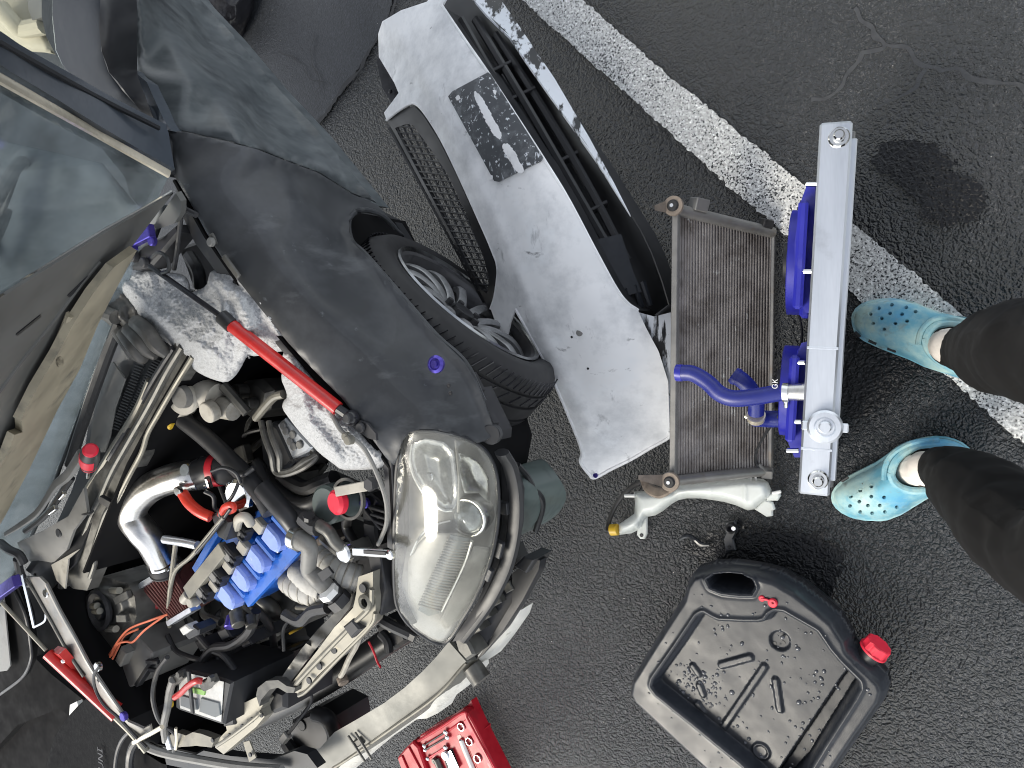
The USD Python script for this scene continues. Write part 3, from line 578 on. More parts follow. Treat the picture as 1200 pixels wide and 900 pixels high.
# ================================================================ COOLANT BOTTLE
bot = thing('coolant_bottle', 'long milky white coolant bottle with yellow cap lying below the condenser', 'bottle', P(820, 590, 0))
bo = [(743, 577), (765, 576), (786, 575), (793, 569), (812, 567), (832, 565), (860, 562), (877, 561), (893, 562), (899, 566), (903, 575), (902, 583), (897, 587), (884, 597), (876, 598), (862, 592), (848, 588), (835, 586), (820, 584), (805, 584), (795, 586), (785, 592), (775, 600), (768, 604), (757, 606), (752, 614), (750, 620), (740, 625), (724, 627), (724, 615), (736, 607), (743, 602), (744, 590)]
bp = Polygon(bo)
def bh(p):
    d = shapely.distance(shapely.points(p), bp.boundary); return .065*np.sqrt(np.clip(1-(1-np.clip(d/9., 0, 1))**2, 0, 1)) + .003*np.exp(-((p[:, 0]-832)/1.6)**2) + .004*np.exp(-((p[:, 0]-873)/1.6)**2)
part(bot, 'bottle_body', sheet(bo, .012, .004, 2.6, bump=bh, down=(0, 0, -.010)), MT['bottle'], 60)
part(bot, 'mount_tab', cat([block([(748, 606), (758, 604), (758, 626), (755, 632), (750, 632), (746, 627)], .02, .012), block([(884, 597), (896, 586), (905, 589), (908, 597), (905, 599), (905, 605), (898, 606)], .03, .02), block([(899, 580), (912, 577), (914, 582), (911, 587), (898, 587)], .035, .02)]), MT['bottle'])
part(bot, 'tab_hole', can(P(752, 627, .0195), [0, 0, 1], .005, .002), MT['dark'])
part(bot, 'filler_cap', tube([(716, 621, .04), (724, 620.5, .04)], .0155, 18, k=4), MT['yellow'])
part(bot, 'spout', cat([tube([(732, 581, .05), (744, 581, .05)], .0045, 8), tube([(879, 556, .05), (880, 563, .05)], .003, 8), tube([(885, 555, .05), (886, 563, .05)], .003, 8), tube([(905, 578, .05), (915, 576, .05)], .004, 8)]), MT['white'])
part(bot, 'overflow_hose', tube([(772, 562, .05), (753, 564, .04), (736, 574, .03), (722, 592, .02), (714, 610, .02), (712, 622, .03)], .0065, 10), MT['hose'])

# ================================================================ OIL DRAIN PAN
def wp(pts, z): return P(np.array(pts, float)[:, 0], np.array(pts, float)[:, 1], np.full(len(pts), z))[:, :2]
def rounded(poly, r): return poly.buffer(-r).buffer(2*r).buffer(-r)
RIM = .15
po = rounded(Polygon(wp([(818, 664), (838, 658), (862, 657), (890, 661), (915, 668), (940, 682), (966, 702), (985, 718), (1000, 741), (1003, 752), (1025, 772), (1040, 788), (1044, 800), (1040, 815), (1000, 872), (938, 965), (915, 972), (890, 945), (845, 903), (790, 852), (750, 815), (744, 802), (747, 785), (778, 735), (806, 692), (810, 676)], .09)), .012)
pt = rounded(Polygon(wp([(817, 722), (824, 718), (832, 723), (841, 727.5), (870, 729), (890, 729), (897, 727), (902, 720), (908, 716.5), (918, 717.5), (938, 729), (957, 740), (964, 750), (972, 762), (984, 776), (997, 789), (1007, 799), (1008, 806), (1002, 817), (965, 875), (945, 908), (915, 940), (900, 922), (870, 893), (815, 848), (770, 812), (764, 804), (766, 796), (790, 762)], RIM)), .006)
hz = Polygon(wp([(829, 680), (836, 674), (850, 672.5), (868, 674), (881, 680), (884, 688), (880, 695), (866, 695), (846, 693), (833, 688)], RIM))
ribs = [(((846, 779), (879, 770)), 5), (((847, 853), (896, 781)), 4.5), (((909, 797), (914, 831)), 4.5), (((812, 780), (819, 790)), 4), (((820, 803), (824, 813)), 4.5), (((818, 825), (823, 833)), 5)]
FLO = .108
ribg = [(LineString(wp(l, FLO)), w*.00165) for l, w in ribs]
dr = P(914, 751, FLO)[:2]; hx = P(892, 880, FLO)[:2]
x0, y0, x1, y1 = po.bounds; st = .0026
gx, gy = np.meshgrid(np.arange(x0, x1, st), np.arange(y0, y1, st)); gp = np.c_[gx.ravel(), gy.ravel()]
gp = gp[shapely.contains_xy(po.buffer(-st*.6), gp[:, 0], gp[:, 1])]
bd_ = np.array(po.segmentize(st).exterior.coords)[:-1]; allp = np.vstack([bd_, gp]); tri = Delaunay(allp).simplices
cc = allp[tri].mean(1); tri = tri[shapely.contains_xy(po, cc[:, 0], cc[:, 1])]
sp = shapely.points(allp); do = shapely.distance(sp, po.exterior); dt = np.where(shapely.contains_xy(pt, allp[:, 0], allp[:, 1]), shapely.distance(sp, pt.exterior), -shapely.distance(sp, pt.exterior))
def ss(x): x = np.clip(x, 0, 1); return x*x*(3-2*x)
h_ = RIM - (RIM-.07)*(1-np.sqrt(np.clip(1-(1-np.clip(do/.020, 0, 1))**2, 0, 1)))
h_ += .004*np.exp(-((dt+.006)/.004)**2)
h_ = np.where(dt > 0, RIM - (RIM-FLO)*ss(dt/.009), h_)
pf = Polygon(wp([(800, 700), (850, 700), (925, 690), (1030, 770), (1000, 778), (986, 794), (904, 915), (840, 858), (772, 800), (740, 790)], FLO))
dg = np.where(shapely.contains_xy(pf, allp[:, 0], allp[:, 1]), 0, shapely.distance(sp, pf)); h_ = np.where(dt > .004, h_-.05*ss(dg/.006)*ss((dt-.004)/.006), h_)
dh = np.where(shapely.contains_xy(hz, allp[:, 0], allp[:, 1]), shapely.distance(sp, hz.exterior), -shapely.distance(sp, hz.exterior))
h_ = np.where(dh > -.02, h_-.004*ss((dh+.02)/.02)+.006*np.exp(-((dh+.006)/.004)**2), h_); h_ = np.where(dh > 0, h_-.12*ss(dh/.004), h_)
for lg, w in ribg:
    d = shapely.distance(sp, lg); h_ = h_ + np.where(dt > .014, .0062*ss((w+.0016-d)/.0030), 0)
d = np.linalg.norm(allp-dr, axis=1); h_ = h_ - .008*ss((.024-d)/.004) 
d = np.linalg.norm(allp-hx, axis=1); h_ = h_ + .004*ss((.022-d)/.003) - .003*ss((.016-d)/.003)
# pressed lettering-like relief lines of the rim, and a groove beside the outer corner
gl = LineString(wp([(1002, 778), (1032, 804)], RIM)); h_ -= .0025*ss((.004-shapely.distance(sp, gl))/.003)
h_ += .0012*(meshkit.fbm(np.c_[allp/.06, np.zeros(len(allp))], 3, 2)-.5)
pv = np.c_[allp, h_]
tp = shell(pv, tri, 0, None)
nb = len(bd_); v = pv.copy(); low = np.c_[inset(bd_ if Polygon(bd_).exterior.is_ccw else bd_[::-1], .02), np.full(nb, .004)]
a_ = np.array([allp[tri[:, 1]]-allp[tri[:, 0]], allp[tri[:, 2]]-allp[tri[:, 0]]]); s_ = a_[0][:, 0]*a_[1][:, 1]-a_[0][:, 1]*a_[1][:, 0]
tri = np.where((s_ < 0)[:, None], tri[:, ::-1], tri)
if not Polygon(bd_).exterior.is_ccw: low = low[::-1]
side = []
for i in range(nb):
    j = (i+1) % nb; side += [(i, len(pv)+i, j), (j, len(pv)+i, len(pv)+j)]
pan = thing('oil_drain_pan', 'black plastic oil drain pan with red cap and water drops', 'drain pan', [*po.centroid.coords[0], 0])
part(pan, 'pan_body', TM(np.vstack([pv, low]), np.vstack([tri, side])), MT['pan'], True)
for u, v in ((908, 754), (918, 753)): part(pan, 'drain_hole', can(P(u, v, FLO-.0078), [0, 0, 1], .0045, .001, .0003), MT['black'])
pd = unit(P(1038, 747, .115)-P(1016, 770, .11)); pc = P(1018, 768, .105)
part(pan, 'pour_neck', rev(pc-pd*.01, pd, [(0, 0), (.024, 0), (.024, .02), (.027, .022), (.027, .030), (.022, .032), (0, .032)], 24), MT['black'])
prof = []; cap_ = rev(pc+pd*.014, pd, [(0, .0), (.031, 0), (.031, .004), (.0285, .005), (.027, .024), (.025, .026), (0, .026)], 36)
vv = cap_.vertices.copy(); u_, w_, d_ = basis(pd); q = vv-(pc+pd*.014); a = np.arctan2(q@w_, q@u_); rr_ = np.hypot(q@u_, q@w_); hh = q@d_
k = np.where((hh > .0045) & (rr_ > .02), 1+.035*np.sign(np.sin(a*9)), 1.); vv = pc+pd*.014 + (k*(q@u_))[:, None]*u_ + (k*(q@w_))[:, None]*w_ + hh[:, None]*d_
part(pan, 'screw_cap', TM(vv, cap_.faces), MT['redcap'], 25)
pl = part(pan, 'vent_plug', cat([can(P(906, 706, RIM-.002), [0, 0, 1], .0105, .008), rev(P(906, 706, RIM+.006), [0, 0, 1], [(.003, 0), (.006, 0), (.006, .003), (.003, .003)], 14)]), MT['redcap'])
part(pl, 'plug_strap', cat([tube([(892, 702, RIM+.003), (899, 703, RIM+.004), (905, 706, RIM+.003)], .0028, 6), can(P(893, 701, RIM-.001), [0, 0, 1], .007, .005)]), MT['redcap'])
drops = []
floorp = pt.buffer(-.018)
while len(drops) < 240:
    a, b = rng.uniform(floorp.bounds[0], floorp.bounds[2]), rng.uniform(floorp.bounds[1], floorp.bounds[3])
    if not floorp.contains(shapely.Point(a, b)): continue
    w = 1.0 if len(drops) < 75 else .55
    if len(drops) < 110:
        q = P(815, 805, FLO); a, b = rng.normal(q[0], .04), rng.normal(q[1], .035)
        if not floorp.contains(shapely.Point(a, b)): continue
    r = rng.uniform(.0016, .0046)*(1 if rng.random() < .8 else 1.5); s = ell((a, b, FLO+.0002), (r, r*rng.uniform(.6, 1.), r*.55), 1, trimesh.transformations.rotation_matrix(rng.uniform(0, 3), [0, 0, 1])[:3, :3]); drops.append(s)
n = 0
while n < 45:
    a, b = rng.uniform(*po.bounds[::2]), rng.uniform(*po.bounds[1::2]); q = shapely.Point(a, b)
    if po.buffer(-.03).contains(q) and not pt.buffer(.004).contains(q) and not hz.buffer(.03).contains(q):
        r = rng.uniform(.0014, .0042); drops.append(ell((a, b, RIM+.0006), (r, r*rng.uniform(.6, 1), r*.5), 1)); n += 1
part(pan, 'water_drops', cat(drops), MT['water'], True, 'clear water drops beaded on the plastic', 'stuff')

# ================================================================ SMALL LOOSE PARTS ON THE GROUND
sb = thing('small_bracket', 'small black bracket with bolt lying between bottle and drain pan', 'bracket', P(856, 632, 0))
part(sb, 'plate', block([(849, 612), (861, 610), (864, 622), (859, 632), (862, 645), (850, 647), (847, 632), (851, 622)], .022, .012), MT['pan'], False)
part(sb, 'socket', rev(P(858, 618, .020), [0, 0, 1], [(.005, 0), (.013, 0), (.013, .018), (.009, .020), (.006, .016), (.005, 0)], 16), MT['black'])
part(sb, 'bolt_hole', can(P(855, 641, .0215), [0, 0, 1], .004, .003), MT['dark'])
part(sb, 'bolt', hexnut(P(860, 619, .036), [0, 0, 1], .006, .005), MT['chrome'])
solo('hose_scrap', cat([tube([(797, 632, .012), (805, 628, .02), (814, 632, .012), (822, 638, .01), (832, 639, .016)], [.004, .007, .006, .007, .004], 8)]), MT['pan'], 'short curled piece of black rubber on the ground', 'hose')
bagc = P(258, 8, .07); bm_ = ell((0, 0, 0), (.17, .12, .10), 5, trimesh.transformations.rotation_matrix(-.8, [0, 0, 1])[:3, :3]); bv = bm_.vertices
solo('black_bag', TM(bagc+bv*(1+.16*(meshkit.fbm(bv/.07, 4, 4)-.5))[:, None], bm_.faces), MT['blackgloss'], 'rounded black plastic bag lying beside the car sill', 'bag', smooth=True)
# ================================================================ PERSON (legs in black trousers, foam clogs)
per = thing('person', 'person in black trousers, white socks and blue foam clogs', 'person', P(1090, 480, 0))
import manifold3d as m3
def chain(bones, seg=14):
    out = None
    for (a, ra), (b, rb) in bones:
        s = m3.Manifold.hull(m3.Manifold.sphere(ra, seg).translate(tuple(map(float, a))) + m3.Manifold.sphere(rb, seg).translate(tuple(map(float, b))))
        out = s if out is None else out + s
    return out
leg1 = [(P(1112, 405, .105), .034), (P(1128, 410, .16), .042), (P(1150, 410, .24), .060), (P(1178, 410, .34), .076), (P(1204, 411, .43), .084)]
leg2 = [(P(1083, 548, .105), .034), (P(1100, 550, .15), .043), (P(1122, 559, .215), .056), (P(1150, 580, .30), .074), (P(1185, 612, .40), .086)]
hip = np.array([.30, .0, .95])
k1 = leg1[-1][0] + np.array([.06, .0, .12]); k2 = leg2[-1][0] + np.array([.06, -.02, .12])
hp1, hp2 = hip+np.array([0, .12, 0]), hip+np.array([0, -.12, 0])
chs = [list(zip(l[:-1], l[1:])) + [(l[-1], (k, .088)), ((k, .088), (h, .105))] for l, k, h in ((leg1, k1, hp1), (leg2, k2, hp2))]
tor = [((hp1, .11), (hp2, .11)), ((hip+[.0, 0, .12], .15), (hip+[0, .07, .12], .13)), ((hip+[.0, 0, .12], .15), (hip+[0, -.07, .12], .13)), ((hp1, .11), (hip+[0, .07, .12], .13)), ((hp2, .11), (hip+[0, -.07, .12], .13))]
tr = chain(sum(chs, []) + tor).refine_to_length(.016).to_mesh(); tm = trimesh.Trimesh(tr.vert_properties[:, :3], tr.tri_verts, process=True)
trimesh.smoothing.filter_taubin(tm, iterations=12)
vn = tm.vertex_normals; vv = tm.vertices.copy()
fold = meshkit.fbm(np.c_[vv[:, 0]/.11, vv[:, 1]/.11, vv[:, 2]/.05], 3, 3)-.5; fold2 = meshkit.noise(vv/.035, 8)-.5
part(per, 'trousers', TM(vv+vn*(fold*.022+fold2*.005)[:, None], tm.faces), MT['pants'], True)
for l in (leg1, leg2):
    (a, ra), (b, rb) = l[0], l[1]; d = unit(b-a); u_, w_, _ = basis(d); aa = np.linspace(0, 2*np.pi, 33)
    for t, rr2 in ((.004, ra+.003), (.018, ra+.0045)): part(per, 'hem', sweep(a+d*t+rr2*(np.cos(aa)[:, None]*u_+np.sin(aa)[:, None]*w_), .0028, 6), MT['pants'])
def foot(toe, mid, heel, ank):
    return chain([((toe, .030), (mid, .036)), ((mid, .036), (heel, .034)), ((mid, .034), (ank, .037)), ((heel, .034), (ank, .037))])
bods = []
for toe, mid, heel, ank in ((P(1100, 402, .062), P(1106, 404, .068), P(1138, 411, .055), P(1114, 406, .14)), (P(1066, 552, .062), P(1072, 551, .068), P(1104, 547, .055), P(1086, 549, .14))):
    fm = foot(toe, mid, heel, ank).refine_to_length(.01).to_mesh(); ft = trimesh.Trimesh(fm.vert_properties[:, :3], fm.tri_verts); trimesh.smoothing.filter_taubin(ft, iterations=8); bods.append(ft)
for b in bods: part(per, 'sock', TM(b.vertices, b.faces), MT['sock'], True)
def clog(outl, opening, ctrl, holes, vents, strap, rimz):
    outl, opening = ch(outl), ch(opening)
    op = Polygon(opening)
    hs = []
    for (u, v) in holes:
        a = np.linspace(0, 2*np.pi, 9)[:-1]; hs.append([(u+2.5*math.cos(t), v+2.2*math.sin(t)) for t in a])
    z = zfun(ctrl)
    pg = Polygon(outl)
    def dome(p):
        d = shapely.distance(shapely.points(p), pg.exterior); e = np.clip(d/9., 0, 1); return -.026*(1-np.sqrt(np.clip(1-(1-e)**2, 0, 1)))
    c = part(per, 'shoe', cat([sheet(outl, ctrl, .006, 3.4, holes=hs+[opening], bump=dome)]), MT['croc'], 55)
    part(c, 'sole', block(Polygon(outl).buffer(1.2).simplify(.5).exterior.coords[:-1], .028, .002, .006), MT['croc'], 40)
    part(c, 'footbed', sheet(Polygon(opening).buffer(9).exterior.coords[:-1], .035, .01, 6), MT['croc'])
    def zz(p, d): return np.array([P(u, v, rimz(u)+d) for u, v in p])
    ro = [tuple(q) for q in opening[::3]]; ro += ro[:1]
    part(c, 'collar', cat([wtube(zz(ro, .002), .0085, 8, 6)]), MT['croc'])
    w = np.array(ro, float); c0 = w.mean(0)
    part(c, 'collar_wall', shell(*(lambda a, b: (np.vstack([a, b]), np.array([(i, i+1, len(a)+i+1) for i in range(len(a)-1)]+[(i, len(a)+i+1, len(a)+i) for i in range(len(a)-1)])))(zz(ro, .0), zz(ro, -.045)), .004), MT['croc'])
    front = [q for q in strap]
    part(c, 'heel_strap', wtube(zz(front, .0), .0065, 8, 6, 1.6), MT['croc'])
    for a, b in vents:
        part(c, 'side_vent', cat([tube([(*a, .040), (*b, .040)], .0035, 6)]), MT['black'])
    return c
o1 = [(998, 375), (999, 367), (1005, 359), (1017, 353), (1042, 349.5), (1067, 353), (1088, 362), (1102, 368), (1120, 371), (1140, 378), (1160, 390), (1170, 408), (1166, 426), (1152, 438), (1131, 443), (1109, 437.5), (1084, 430), (1070, 422), (1042, 412), (1013, 400), (1001, 390)]
op1 = [(1084, 402), (1087, 390), (1095, 382), (1104, 379), (1125, 379), (1146, 385), (1158, 398), (1160, 414), (1152, 430), (1140, 436), (1122, 434), (1104, 426), (1091, 415)]
c1 = [(998, 375, .035), (1017, 355, .035), (1042, 350, .04), (1067, 353, .05), (1102, 369, .06), (1140, 378, .07), (1170, 408, .07), (1131, 443, .06), (1084, 430, .05), (1042, 412, .04), (1013, 400, .035), (1025, 376, .078), (1050, 380, .092), (1070, 388, .100), (1084, 402, .100), (1104, 379, .088), (1104, 426, .088), (1150, 388, .075), (1150, 430, .075)]
h1_ = [(1020, 368), (1030, 361), (1045, 357), (1062, 360), (1023, 379), (1033, 373), (1043, 367), (1057, 368), (1073, 365), (1036, 386), (1049, 379), (1063, 376)]
clog(o1, op1, c1, h1_, [((1002, 389), (1008, 395)), ((1018, 399), (1027, 403)), ((1040, 408), (1050, 412))], [(1076, 404), (1080, 388), (1092, 376), (1110, 373), (1135, 378)], lambda u: .100-.026*np.clip((u-1084)/60, 0, 1))
o2 = [(974, 588), (975, 577), (983, 567), (996, 558), (1024, 546), (1045, 530), (1056, 523), (1075, 516), (1095, 513), (1116, 515.5), (1134, 525), (1144, 540), (1141, 556), (1124, 568), (1100, 577), (1077, 589), (1060, 601), (1045, 608), (1031, 611), (1003, 609), (983, 600)]
op2 = [(1043, 560), (1046, 545), (1055, 533), (1070, 525), (1095, 521), (1117, 524), (1130, 534), (1134, 546), (1128, 558), (1112, 567), (1090, 574), (1068, 576), (1052, 570)]
c2 = [(974, 588, .035), (996, 559, .035), (1024, 546, .042), (1045, 530, .05), (1095, 513, .065), (1134, 525, .07), (1144, 540, .07), (1100, 577, .06), (1077, 589, .05), (1031, 611, .037), (1003, 609, .035), (983, 600, .034), (998, 584, .076), (1018, 578, .09), (1036, 568, .10), (1043, 560, .10), (1058, 531, .09), (1068, 576, .088), (1117, 524, .075), (1112, 567, .075)]
h2_ = [(997, 582), (1008, 575), (1021, 570), (996, 593), (1007, 588), (1021, 582), (1036, 583), (1008, 600), (1017, 592.5), (1031, 592.5), (1022, 601.5), (1037, 600), (1051, 594.5)]
clog(o2, op2, c2, h2_, [((986, 564), (994, 559))], [(1036, 562), (1038, 545), (1048, 530), (1070, 519), (1100, 516)], lambda u: .100-.026*np.clip((u-1043)/60, 0, 1))

# ================================================================ THE CAR
car = thing('car', 'matte dark primer coupe with the front stripped and the bonnet raised', 'car', P(420, 420, 0))
HD = math.radians(-46); CF_ = np.array([math.cos(HD), math.sin(HD), 0]); CL = np.array([-CF_[1], CF_[0], 0]); CZ = np.array([0, 0, 1.])
fz = [(195, 160, .95), (203, 205, .96), (240, 270, .945), (300, 355, .915), (365, 430, .88), (430, 505, .84), (455, 540, .80), (472, 515, .80), (500, 504, .785), (530, 507, .745), (565, 520, .69), (580, 505, .655), (567, 470, .675), (545, 425, .69), (510, 392, .70), (470, 345, .70), (432, 298, .69), (413, 285, .68), (408, 258, .665), (427, 244, .62), (447, 250, .56), (473, 276, .44), (443, 240, .45), (413, 227, .56),
      (300, 174, .87), (333, 188, .79), (373, 203, .68), (260, 165, .90), (213, 154, .94), (345, 225, .82), (375, 262, .775), (400, 300, .745), (320, 290, .885), (450, 420, .80), (500, 470, .765), (380, 360, .865), (260, 220, .925)]
fend = [(190, 153), (213, 154), (260, 165), (300, 174.5), (333, 187.5), (373, 202.5), (413, 227.5), (443, 240.5), (473, 275), (470, 277), (463, 267), (447, 252), (427, 246), (416, 249), (409, 258), (409, 272), (414, 285), (428, 298), (445, 315), (470, 346), (510, 392), (545, 425), (558, 447), (567, 470), (577, 498), (580, 510), (572, 514), (560, 519), (530, 508), (510, 503), (492, 503), (479, 506), (471, 516), (464, 540), (461, 545), (452, 536), (430, 506), (400, 466), (365, 431), (338, 402), (300, 355), (266, 312), (241, 271), (222, 236), (204, 206), (195, 180)]
fe = part(car, 'fender', sheet(fend, fz, .004, 6, kind='linear', smooth=6), MT['primer'], True, 'front fender in matte grey primer')
part(fe, 'arch_lip', tube([(a, b, float(zfun(fz, 'linear')(np.array([[a, b]], float))[0])-.004) for a, b in [(463, 267), (447, 252), (427, 246), (416, 249), (409, 258), (409, 272), (414, 285), (428, 298), (470, 346), (510, 392), (545, 425), (567, 470)]], .006, 8), MT['primer'])
part(fe, 'dress_bolt', cat([rev(P(512, 427, .757), [.15, .1, 1], [(0, 0), (.017, 0), (.017, .006), (.012, .010), (.009, .007), (.006, .007), (.006, .012), (0, .012)], 28)]), MT['purple'])
for u, v in ((526, 452), (528, 461)): part(fe, 'drill_hole', can(P(u, v, .735), [.1, .1, 1], .004, .002), MT['dark'])
part(fe, 'fender_end', cat([sheet([(543, 428), (551, 437), (572, 480), (584, 505), (583, 516), (570, 519), (577, 505), (566, 470), (556, 446)], .655, .05, 5), pbar((549, 440, .66), (560, 462, .66), .03, .02), pbar((562, 468, .655), (576, 500, .655), .03, .02)]), MT['dark'])
part(fe, 'end_nut', can(P(578, 508, .66), [.3, 0, 1], .02, .02), MT['black'])
dz = [(157, -40, .95), (157, 85, .95), (163, 100, .95), (187, 150, .945), (213, 154, .935), (260, 165, .895), (300, 175, .865), (333, 187, .785), (373, 202, .675), (413, 227, .555), (443, 240, .44), (413, 203, .44), (370, 150, .44), (320, 97, .44), (270, 37, .44), (235, 0, .44), (205, -40, .44),
      (173, 7, .90), (233, 90, .89), (285, 150, .875), (240, 50, .62), (300, 130, .63), (345, 175, .62), (200, 20, .80), (255, 95, .80), (180, -40, .88)]
do_ = [(157, -40), (157, 85), (163, 100), (187, 149), (213, 152.5), (260, 163.5), (300, 172.5), (333, 185.5), (373, 200.5), (413, 225.5), (441, 238), (413, 203), (370, 150), (320, 97), (270, 37), (235, 0), (205, -40)]
door = part(car, 'door', sheet(do_, dz, .006, 6, kind='linear', smooth=5), MT['primer_side'], True, 'front door with rubbed primer')
part(car, 'sill', cat([sheet([(200, -40), (232, 2), (267, 39), (317, 99), (367, 152), (410, 205), (438, 240), (425, 240), (380, 190), (300, 95), (210, -10)], .40, .06, 8)]), MT['primer_side'])
part(car, 'wheel_arch_liner', sheet([(395, 250), (425, 238), (460, 256), (478, 284), (450, 296), (432, 325), (410, 300)], .30, .03, 8), MT['black'])
part(car, 'liner_clip', pbar((446, 258, .33), (450, 262, .33), .015, .01), MT['greyplastic'])
MRZ = [(50, -40, 1.03), (49, 20, 1.03), (66, 66, 1.02), (130, 126, 1.0), (186, 149, .955), (163, 101, .985), (157, 85, .98), (157, -40, .98), (112, 0, 1.09), (116, 60, 1.08), (140, 110, 1.03)]
mr = part(car, 'side_mirror', sheet([(50, -45), (49, 20), (54, 42), (66, 66), (90, 96), (130, 126), (170, 142), (186, 149), (163, 101), (157, 85), (157, -45)], [(50, -40, 1.03), (49, 20, 1.03), (66, 66, 1.02), (130, 126, 1.0), (186, 149, .955), (163, 101, .985), (157, 85, .98), (157, -40, .98), (112, 0, 1.09), (116, 60, 1.08), (140, 110, 1.03)], .03, 5), MT['mirror'], 50)
part(mr, 'mirror_face', sheet([(119, -45), (117, 30), (119, 60), (127, 84), (145, 108), (168, 132), (186, 149.5), (166, 106), (160, 90), (158.5, 80), (158.5, -45)], [(a, b, c+.006) for a, b, c in MRZ], .004, 5), MT['black'], 50)
part(mr, 'mirror_bracket', sheet([(157, 82), (162, 88), (172, 96), (178, 110), (192, 140), (200, 153), (188, 150), (165, 106)], .955, .03, 5), MT['pillar'])
part(car, 'pillar', sheet([(-60, 14), (0, 50.5), (60, 84), (120, 117), (186, 150.5), (190, 163), (196, 200), (197, 204), (150, 178), (60, 124), (0, 89), (-60, 53)], [(-60, 14, 1.42), (0, 50, 1.33), (60, 84, 1.22), (120, 118, 1.10), (186, 150, .965), (197, 204, .975), (150, 178, 1.06), (60, 124, 1.235), (0, 89, 1.34), (-60, 53, 1.43)], .02, 6), MT['pillar'])
def pz(u): return float(np.interp(u, [-60, 0, 60, 120, 190], [1.436, 1.346, 1.241, 1.115, .985]))
part(car, 'pillar_seal', tube([(u, 53+(v-53), pz(u)) for u, v in ((-60, 43), (0, 78), (60, 112), (120, 148), (192, 184))], .0045, 6), MT['black'])
part(car, 'pillar_seal', tube([(u, v, pz(u)+.004) for u, v in ((-60, 14), (0, 50), (60, 84), (120, 117), (186, 150))], .005, 6), MT['black'])
part(car, 'windscreen_trim', tube([(u, v, pz(u)+.006) for u, v in ((-60, 58), (0, 92), (60, 126), (120, 160), (198, 204))], .0085, 8, flat=.6), MT['trim'])
part(car, 'pillar_base', sheet([(187, 150), (194, 165), (200, 204), (197, 207), (192, 175)], .962, .03, 4), MT['black'])
# windscreen
wz = [(-60, 58, 1.425), (0, 95, 1.33), (60, 128, 1.225), (120, 162, 1.10), (197, 206, .972), (184, 232, .955), (150, 330, .93), (120, 395, .92), (85, 475, .915), (40, 580, .92), (-20, 690, .93), (-60, 400, 1.26), (-60, 200, 1.38), (30, 300, 1.13)]
part(car, 'windscreen', sheet([(-60, 62), (0, 96), (60, 130), (120, 164), (196, 207), (184, 232), (168, 275), (150, 330), (122, 400), (96, 470), (70, 540), (52, 585), (20, 660), (-20, 740), (-60, 780)], wz, .005, 10, kind='quad'), MT['windshield'], True)
wz2 = [(a, b, c-.012) for a, b, c in wz]
part(car, 'windscreen_border', sheet([(-60, 64), (0, 98), (60, 132), (120, 166), (195, 208), (184, 232), (178, 250), (170, 250), (152, 228), (146, 206), (118, 172), (60, 142), (0, 108), (-60, 72)], wz2, .004, 8, kind='quad'), MT['bodyblack'], True)
part(car, 'dashboard', sheet([(-90, 160), (0, 165), (110, 190), (150, 240), (190, 240), (160, 320), (130, 390), (90, 480), (50, 590), (-20, 740), (-90, 780)], [(-90, 160, .93), (150, 240, .90), (130, 390, .86), (50, 590, .86), (-90, 400, .95), (-90, 780, .9), (0, 300, .90)], .02, 14), MT['dash'], True)
sw = P(-8, 268, .98); u1, w1, d1 = basis(np.array([-.55*CF_[0], -.55*CF_[1], .8])); a = np.linspace(0, 2*np.pi, 40)
part(car, 'steering_wheel', cat([sweep(sw + .18*(np.cos(a)[:, None]*u1+np.sin(a)[:, None]*w1), .014, 10), bar(sw-u1*.17, sw+u1*.17, .05, .02, d1), can(sw-d1*.02, d1, .06, .04)]), MT['greyplastic'])
part(car, 'side_window', sheet([(-70, -60), (60, -60), (60, 20), (64, 60), (80, 92), (0, 48), (-70, 8)], [(-70, 8, 1.40), (80, 92, 1.17), (60, -60, 1.12), (-70, -60, 1.30), (0, -10, 1.26)], .004, 12, kind='linear'), MT['sideglass'], True)
seat = part(car, 'seat', sheet([(-70, -60), (34, -60), (36, -5), (46, 22), (52, 40), (60, 62), (30, 60), (0, 50), (-70, 20)], [(-70, -60, .98), (34, -60, .92), (60, 62, .92), (0, 50, .95), (-70, 20, .98), (-10, 0, .98)], .03, 8, kind='linear'), MT['beige'], True)
part(seat, 'seat_bolster', tube([(0, 8, .985), (14, 26, .97), (26, 34, .95), (52, 30, .935)], .02, 10), MT['beige'])
part(seat, 'seat_panel', sheet([(28, -60), (48, -60), (49, 20), (38, 24), (33, 10)], .955, .02, 6), MT['greyplastic'])
# bonnet: a plane through the left hinge, the left edge and the rear edge
h0, h1p, h2p = P(200, 225, .975), P(0, 345, 1.385), P(0, 600, 1.0)
hn = unit(np.cross(h1p-h0, h2p-h0)); hn = hn if hn @ (np.array([0, 0, CH])-h0) > 0 else -hn
def hp(d=0.): return (h0+hn*d, hn)
hood_o = [(201, 225), (170, 243), (120, 271), (60, 308), (0, 345), (-90, 402), (-90, 760), (-40, 668), (0, 600), (28, 545), (60, 476), (86, 428), (107, 375), (122, 345), (136, 318), (152, 288), (172, 262), (184, 246)]
hood = part(car, 'bonnet', sheet(hood_o, 0, .004, 8, plane=hp()), MT['hoodunder'], 40, 'raised bonnet seen from its dusty underside')
part(hood, 'bonnet_edge', cat([wtube([P(201, 225, .976), P(170, 243.5, 1.04), P(120, 271.5, 1.145), P(60, 308.5, 1.262), P(0, 345.5, 1.386), P(-90, 402.5, 1.57)], .004, 8)]), MT['chrome'])
def hsheet(pts, d, th=.004, **k): return sheet(pts, 0, th, 6, plane=hp(d), **k)
sq = [(5, 490), (17, 488), (18, 502), (5, 506)]
